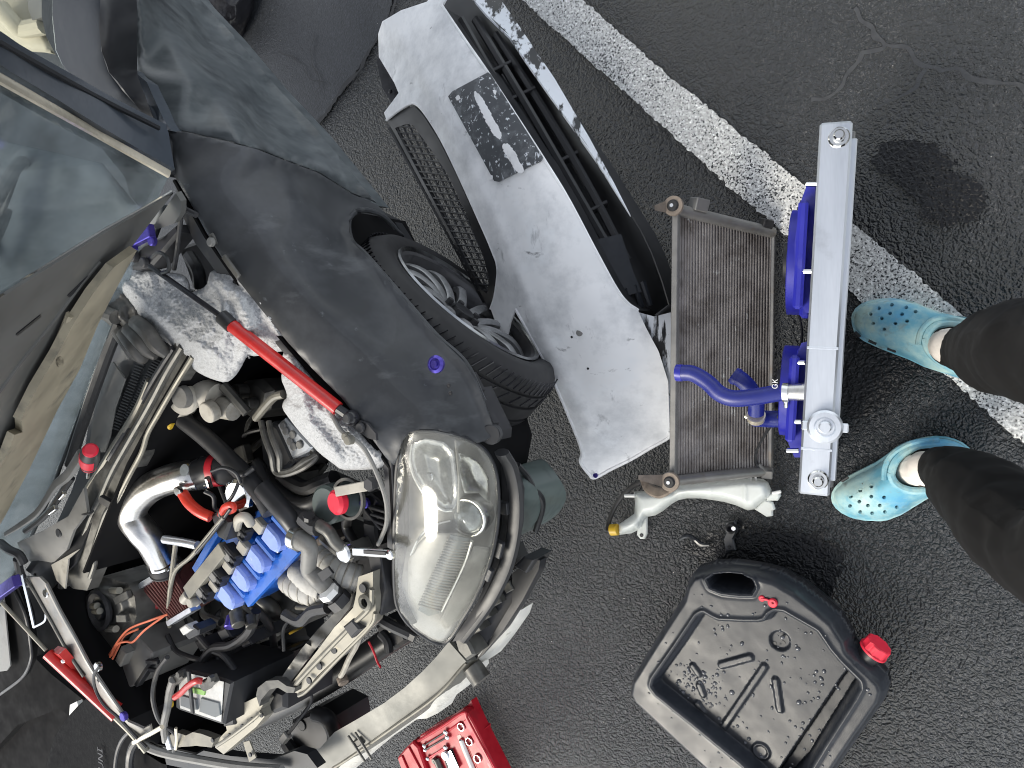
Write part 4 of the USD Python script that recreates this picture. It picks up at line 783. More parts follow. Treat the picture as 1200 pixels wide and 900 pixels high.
part(hood, 'bonnet_frame', hsheet([(152, 288), (136, 318), (122, 345), (107, 375), (86, 428), (60, 476), (28, 545), (0, 600), (-40, 668), (-90, 760), (-90, 700), (-40, 600), (0, 527), (14, 490), (34, 450), (58, 410), (78, 372), (100, 338), (124, 308)], .016, .014, holes=[sq]), MT['hoodtan'], 40, 'inner frame with tan dust')
for a, b, w in (((80, 346), (111, 316), 1.6), ((19, 391.5), (46, 370), 1.1)):
    part(hood, 'bonnet_slot', hsheet(LineString([a, b]).buffer(w).exterior.coords[:-1], .0035, .002), MT['black'])
part(hood, 'bonnet_bead', cat([sweep(spline(np.vstack([sheet(LineString([p, q]).buffer(.6).exterior.coords[:-1], 0, .001, 40, plane=hp(.004)).vertices[:1] for p, q in zip([(118, 306), (90, 340), (60, 380), (20, 430), (-30, 500)], [(117, 307), (89, 341), (59, 381), (19, 431), (-31, 501)])]), 6), .004, 6)]), MT['hoodunder'])
part(hood, 'bonnet_bead', cat([sweep(spline(np.vstack([sheet(LineString([p, q]).buffer(.6).exterior.coords[:-1], 0, .001, 40, plane=hp(.018)).vertices[:1] for p, q in zip([(81, 368), (72, 390), (60, 415), (40, 450), (22, 500), (0, 545), (-40, 615)], [(82, 368), (73, 390), (61, 415), (41, 450), (23, 500), (1, 545), (-39, 615)])]), 6), .007, 8)]), MT['hoodtan'])
part(hood, 'rubber_stop', hsheet(ell((65, 421, 0), (5, 6, 1), 2).vertices[:, :2][::3] if False else [(60+5*math.cos(t)+5, 421+6.5*math.sin(t)) for t in np.linspace(0, 6.28, 13)[:-1]], .022, .008), MT['black'])

# front left wheel
def wheel(parent, hub, axis, fwd, R=.318, RI=.238, W=.205, name='wheel', mats=('rubber', 'rim', 'rimlip'), steer=True):
    "axis points to the outer face"
    ax = unit(axis); u = unit(fwd - ax*(np.dot(fwd, ax))); w = np.cross(ax, u)
    wh = part(parent, name, rev(hub, ax, [(RI-.004, -W/2), (RI+.02, -W/2-.004), (R-.035, -W/2+.004), (R-.008, -W/2+.03), (R-.003, -W/2+.036), (R, -W*.18), (R-.0065, -W*.175), (R-.0065, -W*.14), (R, -W*.135), (R+.001, W*.02), (R-.0065, W*.025), (R-.0065, W*.06), (R, W*.065), (R, W*.2), (R-.0065, W*.205), (R-.0065, W*.235), (R, W*.24), (R-.003, W/2-.032), (R-.010, W/2-.022), (R-.03, W/2-.002), (RI+.032, W/2+.004), (RI+.012, W/2-.002), (RI, W/2-.008), (RI-.004, W/2-.012)], 96), MT[mats[0]], 50)
    sip = []
    for k in range(88):
        a = 2*np.pi*k/88; d = np.cos(a)*u+np.sin(a)*w; t = -np.sin(a)*u+np.cos(a)*w
        for s, (l0, l1) in ((1, (W*.25, W*.42)), (-1, (-W*.36, -W*.19))):
            p0, p1 = hub+d*(R+.0004)+ax*l0, hub+d*(R-.006)+ax*l1+t*.018
            sip.append(bar(p0, p1, .0028, .004, d, .0004))
        p0, p1 = hub+d*(R+.0008)+ax*W*.07, hub+d*(R+.0008)+ax*W*.19+t*.02
        if k % 2 == 0: sip.append(bar(p0, p1, .003, .003, d, .0003))
    part(wh, 'tread_grooves', cat(sip), MT['blackgloss'], kind='stuff')
    part(wh, 'rim_lip', rev(hub, ax, [(RI-.004, W/2-.012), (RI, W/2-.004), (RI-.003, W/2+.001), (RI-.009, W/2-.003), (RI-.011, W/2-.008)], 80), MT[mats[2]])
    part(wh, 'rim_step', rev(hub, ax, [(RI-.011, W/2-.008), (RI-.018, W/2-.014), (RI-.022, W/2-.03), (RI-.026, W/2-.07)], 80), MT[mats[1]])
    part(wh, 'rim_barrel', rev(hub, ax, [(RI-.024, W/2-.05), (RI-.034, W/2-.10), (RI-.03, -W/2)], 64), MT[mats[1]])
    for k in range(12):
        a = 2*np.pi*(k+.3)/12; d = np.cos(a)*u+np.sin(a)*w; t = -np.sin(a)*u+np.cos(a)*w
        c = spline(np.array([hub+d*r+ax*(W/2+z)+t*s for r, z, s in ((.040, -.050, 0), (.085, -.026, .004), (.14, -.018, .010), (RI-.045, -.026, .012), (RI-.018, -.040, .010))]), 6)
        q = [.017, .013, .012, .014, .020]; rr_ = np.interp(np.linspace(0, 1, len(c)), np.linspace(0, 1, 5), q); f_ = []
        for i_, (pt_, hw) in enumerate(zip(c, rr_)):
            f_ += [pt_+t*hw*.55, pt_+t*hw-ax*.006, pt_+t*hw*.8-ax*.022, pt_-t*hw*.8-ax*.022, pt_-t*hw-ax*.006, pt_-t*hw*.55]
        n_ = len(c); fc = [((i_*6+m_), (i_*6+(m_+1) % 6), ((i_+1)*6+(m_+1) % 6), ((i_+1)*6+m_)) for i_ in range(n_-1) for m_ in range(6)]
        fc = np.array(fc); part(wh, 'spoke', TM(np.array(f_), np.vstack([fc[:, [0, 1, 2]], fc[:, [0, 2, 3]]])), MT['spoke'], 50)
    part(wh, 'hub_cap', rev(hub, ax, [(.06, W/2-.07), (.06, W/2-.048), (.05, W/2-.04), (.032, W/2-.04), (.03, W/2-.03), (.024, W/2-.026), (0, W/2-.026)], 30), MT['black'])
    for k in range(5):
        a = 2*np.pi*k/5; part(wh, 'lug_nut', hexnut(hub+(np.cos(a)*u+np.sin(a)*w)*.044+ax*(W/2-.045), ax, .010, .02), MT['dark'])
    part(wh, 'brake_disc', rev(hub, ax, [(.05, W/2-.13), (.15, W/2-.13), (.15, W/2-.15), (.05, W/2-.15)], 40), MT['disc'])
    return wh
WA = math.radians(-42); wf = np.array([math.cos(WA), math.sin(WA), 0]); wl = np.array([-wf[1], wf[0], 0])
wax = unit(wl-.15*CZ)
wheel(car, P(552, 354, .31)-wax*.10, wax, wf, R=.300, RI=.222)

# headlight
lz = [(472, 514, .79), (490, 504, .785), (530, 508, .745), (560, 520, .70), (582, 560, .66), (583, 600, .64), (578, 640, .625), (565, 680, .61), (545, 720, .60), (518, 754, .60), (480, 735, .65), (462, 690, .70), (463, 600, .76), (500, 600, .765), (530, 570, .755), (540, 640, .715), (505, 690, .70)]
lo_ = [(472, 515), (478, 507), (490, 504.5), (510, 505), (530, 509), (550, 516), (565, 525), (576, 540), (582, 560), (584, 590), (582, 620), (576, 650), (567, 678), (556, 702), (543, 724), (530, 745), (519, 754), (506, 751), (484, 736), (469, 717), (463, 695), (462, 640), (463, 600), (465, 550)]
hl = part(car, 'headlight', sheet(lo_, [(a, b, c-.055) for a, b, c in lz], .05, 6), MT['lamp'], True, 'large clear teardrop headlight')
part(hl, 'lens', sheet(lo_, lz, .003, 5), MT['lens'], True)
lzf = zfun(lz)
def LZ(u, v, d): return (u, v, float(lzf(np.array([[u, v]], float))[0])+d)
part(hl, 'lens_rim', tube([LZ(a, b, -.005) for a, b in lo_+lo_[:1]], .0048, 8, k=4), MT['black'])
pj = P(*LZ(551, 604, -.046))
part(hl, 'projector', cat([rev(pj, [.12, -.12, 1], [(.040, -.03), (.044, .0), (.042, .012), (.037, .016), (.035, .010)], 40)]), MT['reflector'], True)
part(hl, 'projector_lens', rev(pj, [.12, -.12, 1], [(.036, .004), (.033, .014), (.024, .022), (.012, .027), (.0, .029)], 40), MT['bowl'], True)
def dish(poly, dz, depth, mt, name, step=5):
    pg = Polygon(poly); z0 = [(a, b, c+dz) for a, b, c in lz]
    def f(p):
        d = shapely.distance(shapely.points(p), pg.exterior); return -depth*ss(d/22.)
    return part(hl, name, sheet(poly, z0, .003, step, bump=f), MT[mt], True)
dish([(482, 520), (498, 514), (520, 518), (533, 530), (537, 560), (538, 585), (532, 596), (524, 599), (510, 590), (495, 575), (484, 556), (480, 538)], -.022, .03, 'reflector', 'high_beam_reflector', 3.5)
dish([(537, 530), (560, 540), (573, 560), (574, 590), (562, 578), (545, 578), (540, 560)], -.024, .02, 'reflector', 'side_reflector', 4)
part(hl, 'high_beam_bulb', cat([can(P(512, 556, .70), [.1, 0, 1], .009, .03), rev(P(497, 538, .69), [.2, 0, 1], [(.014, 0), (.016, .012), (.009, .03), (0, .032)], 18)]), MT['chrome'])
part(hl, 'reflector_edge', tube([LZ(a, b, -.018) for a, b in [(482, 520), (480, 538), (486, 560), (500, 582), (518, 597), (530, 598)]], .003, 6), MT['reflector'])
part(hl, 'divider', tube([LZ(a, b, -.016) for a, b in [(534, 516), (538, 560), (537, 600)]], .003, 6), MT['lamp'])
low = [(478, 660), (484, 642), (497, 630), (513, 625), (540, 626), (552, 632), (546, 655), (530, 685), (514, 718), (502, 722), (490, 714), (478, 695)]
part(hl, 'lower_reflector', sheet(low, [(a, b, c-.026) for a, b, c in lz], .004, 5), MT['lamp'], True)
tri_ = Polygon([(528, 627), (553, 632), (546, 655), (530, 685), (514, 719), (502, 722), (490, 715)])
rb = []
for k in range(26):
    s = k/25; a_, b_ = lerp((524, 632), (490, 708), s), lerp((553, 636), (517, 716), s)
    rb.append(pbar(LZ(*a_, -.019), LZ(*b_, -.019), .0042, .004))
part(hl, 'light_guide_panel', sheet(list(tri_.exterior.coords)[:-1], [(a, b, c-.0225) for a, b, c in lz], .003, 5), MT['dash'])
part(hl, 'light_guide_ribs', cat(rb), MT['greyplastic'], kind='stuff')
part(hl, 'light_guide_edge', tube([LZ(553, 634, -.014), LZ(543, 664, -.014), LZ(518, 716, -.014)], .004, 8), MT['reflector'])
part(hl, 'upper_brow', tube([LZ(482, 650, -.02), LZ(492, 630, -.018), LZ(508, 616, -.016), LZ(528, 610, -.014)], .003, 6), MT['reflector'])
part(hl, 'amber_lens', sheet([(556, 640), (575, 642), (560, 690), (540, 725), (522, 738), (516, 728), (530, 696)], [(a, b, c-.016) for a, b, c in lz], .003, 5), MT['lamp'], True)
part(car, 'lamp_seal', cat([tube([(588, 530, .66), (598, 548, .63), (604, 580, .60), (603, 620, .58), (594, 660, .565), (578, 695, .555), (560, 722, .55), (540, 748, .55)], .017, 8, flat=.6)]), MT['black'])
part(car, 'lamp_bracket', sheet([(586, 535), (597, 545), (606, 575), (605, 615), (597, 655), (584, 690), (562, 722), (540, 750), (530, 752), (560, 705), (578, 660), (588, 615), (588, 570)], .56, .03, 6), MT['dark'])
for (a, b), (c, d) in (((590, 588), (591, 602)), ((586, 634), (582, 652)), ((574, 665), (569, 678))):
    part(car, 'bracket_tab', pbar((a, b, .605), (c, d, .60), .022, .012), MT['black'])
part(car, 'washer_tank', sheet(ch([(594, 548), (604, 548), (612, 558), (622, 572), (632, 588), (632, 600), (624, 615), (610, 626), (598, 632), (592, 636), (598, 600)]), [(596, 545, .33), (612, 557, .36), (636, 590, .30), (628, 617, .28), (598, 636, .30), (610, 590, .40)], .02, 6, down=(0, 0, -.14)), MT['greenbottle'], True)
part(car, 'tank_pipe', tube([(606, 545, .4), (616, 556, .36), (624, 570, .34), (636, 590, .30), (628, 622, .27)], .008, 8), MT['black'])
part(car, 'duct', sheet([(586, 650), (600, 640), (606, 655), (602, 668), (590, 672), (580, 668)], .40, .05, 5), MT['black'])
# ---------------------------------------------------------------- bumper beam, supports, core support
bm = [(350, 896), (372, 880), (392, 858), (420, 842), (450, 824), (474, 806), (495, 787), (512, 769), (526, 752), (546, 775), (530, 795), (512, 814), (488, 833), (460, 852), (432, 872), (408, 888), (390, 898), (372, 920), (330, 940)]
beam = part(car, 'bumper_beam', sheet(bm, [(350, 896, .52), (450, 824, .53), (526, 752, .50), (546, 775, .49), (460, 852, .52), (330, 940, .5)], .004, 7, down=(0.01, -.01, -.05)), MT['beam'], 30)
part(beam, 'beam_edge', tube([(546, 777, .487), (512, 815, .512), (460, 853, .522), (408, 889, .517), (385, 903, .51)], .0045, 8), MT['tin'])
part(beam, 'beam_clip', cat([pbar((408, 862, .535), (428, 893, .535), .006, .006), pbar((416, 858, .535), (436, 890, .535), .006, .006), block([(412, 870), (420, 865), (424, 873), (416, 878)], .534, .52)]), MT['grime'])
part(car, 'impact_foam', sheet([(407, 889), (432, 873), (460, 853), (488, 834), (512, 815), (545, 782), (556, 782), (557, 788), (550, 797), (534, 814), (518, 826), (513, 836), (500, 842), (487, 843), (470, 856), (450, 869), (425, 890), (400, 912), (385, 912)], [(407, 889, .50), (512, 815, .495), (545, 782, .47), (557, 788, .43), (500, 842, .44), (450, 869, .455), (400, 912, .45)], .01, 6, down=(0, 0, -.06), bump=lambda p: .008*(meshkit.fbm(np.c_[p/9, np.zeros(len(p))], 3, 5)-.5)), MT['foam'], 60)
part(car, 'impact_foam', sheet([(560, 768), (570, 758), (590, 735), (606, 716), (612, 714), (608, 726), (590, 752), (574, 772), (563, 777)], [(560, 768, .46), (612, 714, .42), (574, 772, .42)], .01, 6, down=(0, 0, -.05)), MT['foam'], 60)
part(car, 'beam_end', cat([sheet([(527, 752), (540, 742), (560, 712), (575, 698), (592, 682), (606, 672), (616, 664), (620, 672), (606, 700), (588, 728), (572, 752), (558, 768), (548, 774)], [(527, 752, .49), (620, 668, .42), (548, 774, .475), (590, 725, .44)], .03, 6)]), MT['dark'])
part(car, 'beam_end_arm', cat([sheet([(600, 672), (622, 654), (633, 657), (631, 668), (612, 704), (590, 738), (565, 768), (552, 780), (548, 774), (575, 748), (600, 706)], .455, .03, 6)]), MT['black'])
part(car, 'beam_end_block', block([(602, 664), (614, 652), (626, 656), (616, 672)], .48, .40), MT['black'])
for (u, v) in ((543, 756), (556, 738), (567, 722), (580, 705), (594, 690)):
    part(car, 'fixing_tab', cat([block([(u-7, v-4), (u+2, v-9), (u+8, v+1), (u-1, v+6)], .505-(u-543)*.0009, .45, .002)]), MT['grime'])
for (u, v) in ((569, 712), (549, 746)): part(car, 'fixing_hole', can(P(u, v, .50), [0, 0, 1], .008, .004), MT['black'])
part(car, 'beam_joint', cat([block([(531, 748), (540, 743), (550, 755), (556, 768), (546, 775), (536, 764)], .512, .45, .006), rev(P(553, 781, .46), [.7, -.7, 0], [(0, 0), (.025, 0), (.025, .04), (0, .04)], 16)]), MT['grime'])
low_ = part(car, 'lower_crossbar', wtube(V((130, 910, .36), (240, 866, .36), (300, 842, .36), (360, 812, .36), (410, 782, .36), (450, 754, .36), (480, 735, .36)), .036, 12), MT['black'])
part(car, 'crossbar_end', cat([block([(438, 735), (452, 722), (470, 738), (478, 752), (462, 762), (446, 752)], .42, .30, .01), tube([(446, 742, .43), (454, 752, .43), (456, 764, .43)], .012, 8)]), MT['dark'])
part(car, 'crossbar_tab', cat([block([(449, 731), (460, 727), (467, 737), (456, 742)], .47, .46, .001)]), MT['tin'])
part(car, 'tow_hook', cat([block([(340, 845), (370, 832), (388, 842), (392, 868), (380, 880), (350, 885), (338, 862)], .43, .28, .01), tube([(370, 836, .44), (384, 842, .44), (392, 860, .42), (388, 880, .4)], .022, 10)]), MT['black'])
part(car, 'hook_hole', can(P(354, 850, .431), [0, 0, 1], .016, .003), MT['bodyblack'])
part(car, 'tow_hook', cat([tube([(336, 872, .44), (344, 884, .45), (356, 900, .45)], .02, 8)]), MT['dark'])
# core support (tan pressed steel with holes)
cs = part(car, 'core_support', cat([sheet([(420, 676), (437, 670), (437, 689), (440, 700), (440, 716), (435, 731), (418, 748), (395, 770), (372, 792), (360, 806), (350, 813), (341, 810), (342, 800), (358, 780), (376, 757), (392, 735), (405, 722), (414, 712), (417, 698)], [(420, 676, .73), (440, 716, .715), (360, 806, .69), (342, 800, .70), (405, 722, .735)], .004, 5, down=(0, 0, -.035))]), MT['tin'], 30)
part(cs, 'support_lip', tube([(436, 690, .735), (433, 712, .73), (412, 733, .725), (380, 766, .72), (352, 796, .71), (345, 806, .70)], .006, 8), MT['tin'])
part(cs, 'support_lip', tube([(440, 718, .715), (434, 733, .71), (396, 772, .70), (361, 808, .69), (350, 815, .69)], .005, 8), MT['tin'])
part(cs, 'inner_flange', sheet([(417, 690), (410, 712), (392, 735), (372, 758), (352, 784), (340, 800), (326, 800), (335, 786), (352, 762), (372, 738), (392, 718), (406, 700)], .69, .006, 6, bump=lambda p: .02*(meshkit.noise(np.c_[p/9, np.zeros(len(p))], 5)-.5)), MT['grime'], 50)
for u, v, r in ((426, 689, .010), (392, 761, .009), (375, 780, .009), (363, 797, .008), (430, 705, .009)):
    part(cs, 'support_hole', can(P(u, v, .728-(v-690)*.0002), [0, 0, 1], r, .004, .0005), MT['bodyblack'])
part(cs, 'support_recess', block([(401, 735), (412, 726), (422, 738), (411, 749)], .735, .71, .004), MT['dark'])
part(cs, 'support_stud', cat([rev(P(430, 705, .73), [0, 0, 1], [(.009, 0), (.018, 0), (.018, .008), (.012, .012), (.009, .008)], 20)]), MT['tin'])
part(cs, 'support_upright', block([(430, 650), (446, 652), (452, 690), (446, 722), (440, 716), (440, 700), (436, 680)], .70, .50), MT['dark'])
cs2 = part(car, 'latch_panel', cat([sheet([(262, 842), (275, 828), (290, 822), (302, 816), (310, 822), (305, 832), (310, 840), (300, 852), (283, 866), (262, 884), (252, 876), (258, 864), (266, 856)], [(262, 842, .70), (302, 816, .70), (262, 884, .67), (300, 852, .68)], .004, 5, down=(0, 0, -.03))]), MT['tin'], 30)
part(cs2, 'panel_lip', tube([(254, 874, .70), (272, 862, .71), (298, 842, .71), (306, 834, .705)], .005, 8), MT['tin'])
for u, v in ((270, 862), (285, 851), (296, 843), (307, 837)): part(cs2, 'panel_hole', can(P(u, v, .70), [0, 0, 1], .007, .004, .0005), MT['bodyblack'])
part(car, 'latch_bracket', cat([sheet([(300, 815), (302, 806), (312, 798), (326, 797), (336, 804), (346, 806), (344, 812), (336, 812), (326, 806), (316, 808), (306, 820), (304, 828)], .715, .005, 4, down=(0, 0, -.03)), sheet([(268, 842), (282, 826), (302, 812), (306, 830), (290, 836), (272, 850)], .675, .005, 5)]), MT['grime'])
part(car, 'latch_box', block([(304, 826), (320, 806), (334, 812), (334, 832), (318, 838)], .66, .50, .01), MT['black'])
part(car, 'side_bracket', cat([sheet([(190, 866), (206, 858), (218, 862), (226, 858), (236, 860), (252, 866), (248, 876), (230, 874), (205, 876)], .70, .02, 5)]), MT['tin'])
part(car, 'side_bracket', cat([sheet([(285, 870), (292, 868), (300, 888), (292, 893)], .66, .004, 4)]), MT['tin'])
for u, v in ((250, 867), (294, 884)): part(car, 'bracket_hole', can(P(u, v, .702 if u < 260 else .664), [0, 0, 1], .006, .004, .0005), MT['bodyblack'])
part(car, 'front_lip', sheet([(168, 872), (190, 866), (230, 878), (270, 886), (320, 890), (345, 880), (360, 884), (372, 900), (330, 920), (240, 905), (190, 895), (172, 884)], .60, .03, 6), MT['bodyblack'])
part(car, 'front_lip_edge', tube([(165, 872, .66), (190, 882, .65), (230, 890, .64), (280, 898, .63), (330, 902, .62)], .012, 8), MT['greyplastic'])
part(car, 'bonnet_cable', tube([(423, 734, .70), (418, 755, .66), (409, 772, .60), (402, 788, .55), (399, 792, .54)], .007, 8), MT['tan'])
part(car, 'sensor_wire', tube([(432, 752, .5), (438, 764, .48), (442, 775, .47), (446, 782, .46)], .003, 6), MT['redplastic'])
part(car, 'cable_end', can(P(400, 793, .53), [.5, -.5, .2], .014, .02), MT['rust'])

# ---------------------------------------------------------------- engine bay shell
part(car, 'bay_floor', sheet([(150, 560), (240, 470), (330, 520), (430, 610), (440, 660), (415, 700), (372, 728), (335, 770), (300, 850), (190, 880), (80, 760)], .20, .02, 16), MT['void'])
def wall(line, z1, z0, name, mt, th=.006):
    c = np.array(line, float); a = P(c[:, 0], c[:, 1], z1 if np.isscalar(z1) else np.array(z1)); b = a.copy(); b[:, 2] = z0; n = len(c)
    f = [(i, i+1, n+i+1) for i in range(n-1)] + [(i, n+i+1, n+i) for i in range(n-1)]
    return part(car, name, shell(np.vstack([a, b]), np.array(f), th), mt)
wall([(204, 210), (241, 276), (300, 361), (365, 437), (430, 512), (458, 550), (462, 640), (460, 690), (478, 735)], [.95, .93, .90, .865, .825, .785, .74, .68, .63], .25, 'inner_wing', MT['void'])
part(car, 'wing_rail', sheet([(206, 214), (222, 238), (241, 273), (266, 315), (300, 358), (338, 405), (365, 434), (400, 470), (430, 510), (458, 545), (452, 552), (424, 520), (392, 482), (355, 440), (326, 406), (288, 362), (254, 320), (228, 284), (208, 240)], [(206, 214, .945), (300, 358, .90), (458, 545, .78), (208, 240, .93)], .01, 6, down=(-.01, -.01, -.05)), MT['dark'])
for (a, b) in (((247, 274), (256, 290)), ((262, 300), (280, 325))): part(car, 'rail_clip', pbar((*a, .94), (*b, .93), .012, .006), MT['grime'])
part(car, 'rail_bolt', can(P(250, 284, .94), [0, 0, 1], .009, .01), MT['greyplastic'])
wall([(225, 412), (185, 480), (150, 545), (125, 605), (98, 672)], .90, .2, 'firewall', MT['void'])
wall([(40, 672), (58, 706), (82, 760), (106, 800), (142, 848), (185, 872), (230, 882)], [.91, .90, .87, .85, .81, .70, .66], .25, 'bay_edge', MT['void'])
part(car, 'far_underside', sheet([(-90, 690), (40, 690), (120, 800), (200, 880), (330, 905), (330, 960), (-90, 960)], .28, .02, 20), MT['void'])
# cowl and ridges
part(car, 'scuttle_panel', sheet([(150, 338), (178, 392), (205, 408), (218, 416), (190, 470), (160, 522), (132, 568), (108, 612), (88, 660), (60, 690), (30, 668), (64, 618), (84, 575), (98, 535), (104, 495), (118, 448), (136, 385)], [(150, 338, .90), (218, 416, .885), (88, 660, .895), (30, 668, .91), (110, 500, .88), (150, 480, .865)], .006, 7), MT['black'], 50)
cg = []
def gstrip(a, b, nrm, n, w):
    for k in range(n):
        t = (k+.5)/n; c = np.array(lerp(a, b, t)); cg.append(pbar((*(c-nrm*w), .893), (*(c+nrm*w), .893), .004, .006))
part(car, 'scuttle_grille', sheet([(160, 416), (194, 418), (168, 470), (142, 512), (128, 512), (138, 478), (148, 446)], .886, .004, 5), MT['bodyblack'])
gstrip((168, 418), (135, 504), np.array([.85, .35]), 26, 5); gstrip((186, 420), (150, 492), np.array([.85, .45]), 24, 5)
part(car, 'scuttle_slats', cat(cg), MT['dark'], kind='stuff')
part(car, 'scuttle_strip', sheet([(124, 430), (132, 424), (146, 444), (134, 478), (128, 512), (122, 530), (104, 530), (108, 495), (114, 462)], .90, .004, 6), MT['greyplastic'], 40)
part(car, 'screen_seal', tube([(140, 378, .93), (122, 425, .925), (106, 470, .92), (92, 512, .92), (82, 545, .92)], .013, 8), MT['rubber'])
part(car, 'screen_seal', tube([(128, 396, .935), (108, 448, .93), (96, 486, .925), (88, 520, .925)], .005, 8), MT['blackgloss'])
rid = part(car, 'bulkhead', sheet([(205, 402), (232, 414), (218, 432), (192, 472), (172, 510), (166, 534), (148, 566), (134, 596), (114, 642), (112, 668), (102, 692), (86, 690), (72, 680), (62, 660), (86, 620), (98, 580), (125, 535), (160, 480)], [(205, 402, .905), (232, 414, .895), (166, 534, .88), (112, 668, .87), (62, 660, .90)], .006, 6, down=(0, 0, -.03)), MT['grime'], 40)
for l, r, mt in (([(176, 446), (160, 482), (135, 522), (117, 552), (103, 574), (94, 598), (88, 630), (83, 668), (78, 684)], .0095, 'tin'), ([(214, 406), (196, 436), (176, 474), (152, 516), (132, 552), (118, 584), (108, 604), (97, 632), (84, 652), (76, 668), (72, 688)], .009, 'grime'), ([(226, 418), (205, 452), (184, 488), (173, 508), (166, 530), (150, 560), (134, 592)], .006, 'tin'), ([(134, 588), (124, 602), (117, 622), (110, 645), (111, 660), (106, 676)], .007, 'grime'), ([(204, 408), (180, 446), (150, 500), (128, 538)], .008, 'dark')):
    part(rid, 'pressed_ridge', tube([(a, b, .905-.0001*(b-400)) for a, b in l], r, 10), MT[mt])
part(rid, 'cable_tie', tube([(86, 594, .915), (94, 602, .92), (104, 602, .92), (110, 598, .91)], .003, 6), MT['black'])
part(rid, 'bulkhead_clip', pbar((118, 584, .9), (132, 592, .89), .02, .012), MT['black'])
part(car, 'heat_shield', sheet([(122, 602), (136, 590), (150, 600), (146, 640), (134, 660), (116, 652), (112, 634)], .72, .01, 6, bump=lambda p: .03*(meshkit.fbm(np.c_[p/18, np.zeros(len(p))], 3, 5)-.5)), MT['dark'], 50)
part(car, 'scuttle_corner', sheet([(20, 636), (50, 622), (80, 605), (98, 572), (102, 600), (86, 622), (78, 645), (64, 658), (46, 664), (30, 655)], [(20, 636, .93), (98, 572, .92), (46, 664, .90), (86, 622, .925)], .008, 6), MT['greyplastic'], 50)
part(car, 'scuttle_hole', can(P(70, 624, .925), [0, 0, 1], .012, .005), MT['dark'])
part(car, 'scuttle_fin', sheet([(78, 652), (92, 644), (80, 655), (76, 690), (66, 680), (60, 662)], .91, .004, 5), MT['tan'])
wp_ = part(car, 'wiper_arm', cat([tube([(6, 626, .98), (24, 615, .975), (42, 602, .97), (54, 586, .965), (66, 568, .96), (80, 556, .955), (96, 532, .95)], [.006, .008, .009, .010, .013, .014, .016], 8, flat=.6)]), MT['greyplastic'])
part(wp_, 'wiper_blade', tube([(30, 622, .955), (46, 610, .95), (60, 596, .95), (72, 578, .945), (84, 560, .94)], .008, 8), MT['black'])
part(wp_, 'wiper_clip', cat([pbar((58, 600, .96), (66, 594, .96), .014, .01), pbar((70, 584, .96), (76, 577, .96), .01, .01)]), MT['chrome'])
part(car, 'hinge_arm', cat([tube([(0, 636, .95), (10, 644, .95), (22, 650, .94), (28, 660, .93)], .011, 8), tube([(20, 655, .94), (24, 672, .92), (30, 684, .9)], .010, 8)]), MT['dark'])
# left hinge
hg = part(car, 'bonnet_hinge', cat([sheet([(182, 262), (206, 226), (212, 236), (212, 250), (204, 262), (186, 268), (176, 266)], [(182, 262, .95), (212, 236, .98), (176, 266, .945)], .012, 5)]), MT['hoodunder'])
part(hg, 'dress_bracket', cat([pbar((144, 288, .965), (178, 270, .965), .028, .016), pbar((142, 290, .966), (156, 284, .968), .030, .02)]), MT['purple'])
part(hg, 'dress_bolt', can(P(182, 283, .955), [0, 0, 1], .010, .012), MT['purple'])
part(hg, 'hinge_plate', cat([block([(150, 304), (168, 286), (190, 276), (206, 262), (210, 272), (190, 296), (176, 312), (160, 316), (150, 316)], .94, .90, .006), can(P(160, 300, .94), [0, 0, 1], .014, .014), can(P(172, 308, .94), [0, 0, 1], .011, .012)]), MT['dark'])
part(hg, 'hinge_wire', tube([(178, 302, .96), (186, 296, .965), (196, 302, .965), (198, 316, .96), (190, 320, .955)], .004, 6), MT['hose'])
part(car, 'wing_brace', cat([tube([(202, 240, .955), (216, 245, .955), (230, 252, .95)], .006, 8), tube([(212, 255, .94), (208, 290, .93), (204, 315, .90)], .005, 8), block([(206, 290), (240, 278), (260, 320), (252, 345), (224, 338), (216, 315)], .80, .6, .01)]), MT['dark'])
part(car, 'wing_brace', tube([(222, 300, .85), (232, 318, .86), (234, 336, .85)], .014, 8), MT['black'])
# ---------------------------------------------------------------- struts
def strut(pts_rod, pts_red, pts_end, z):
    s = part(car, 'bonnet_strut', tube([(*p, zz) for p, zz in zip(pts_red, z[1])], .0135, 16, k=4), MT['red'])
    part(s, 'strut_rod', tube([(*p, zz) for p, zz in zip(pts_rod, z[0])], .0055, 10, k=4), MT['blackgloss'])
    part(s, 'strut_collar', tube([(*p, zz) for p, zz in zip(z[3], (z[0][1], z[1][0]))], .0150, 16, k=4), MT['black'])
    part(s, 'strut_end', cat([tube([(*p, zz) for p, zz in zip(pts_end, z[2])], .010, 10, k=4), ell(P(*pts_end[1], z[2][1]), (.016,)*3, 2)]), MT['blackgloss'])
    return s
s1 = strut([(176, 312), (264, 374)], [(270, 380), (396, 479)], [(396, 479), (412, 490)], ((.955, .935), (.93, .86), (.86, .85), [(260, 371), (272, 382)]))
part(s1, 'strut_bracket', cat([sheet([(404, 486), (418, 492), (430, 496), (440, 508), (441, 516), (432, 514), (418, 505), (408, 496)], .845, .006, 5), can(P(424, 501, .845), [0, 0, 1], .010, .008), can(P(414, 489, .85), [0, 0, 1], .009, .02)]), MT['dark'])
s2 = part(car, 'bonnet_strut', tube([(56, 766, .915), (136, 840, .835)], .0145, 16, k=4), MT['red'])
part(s2, 'strut_rod', tube([(2, 706, .97), (54, 762, .92)], .005, 10, k=4), MT['tin'])
part(s2, 'strut_shroud', sheet([(60, 764), (69, 767), (97, 799), (121, 822), (136, 832), (133, 838), (108, 816), (78, 788)], [(60, 764, .905), (138, 832, .83), (100, 800, .86)], .02, 5), MT['red'])
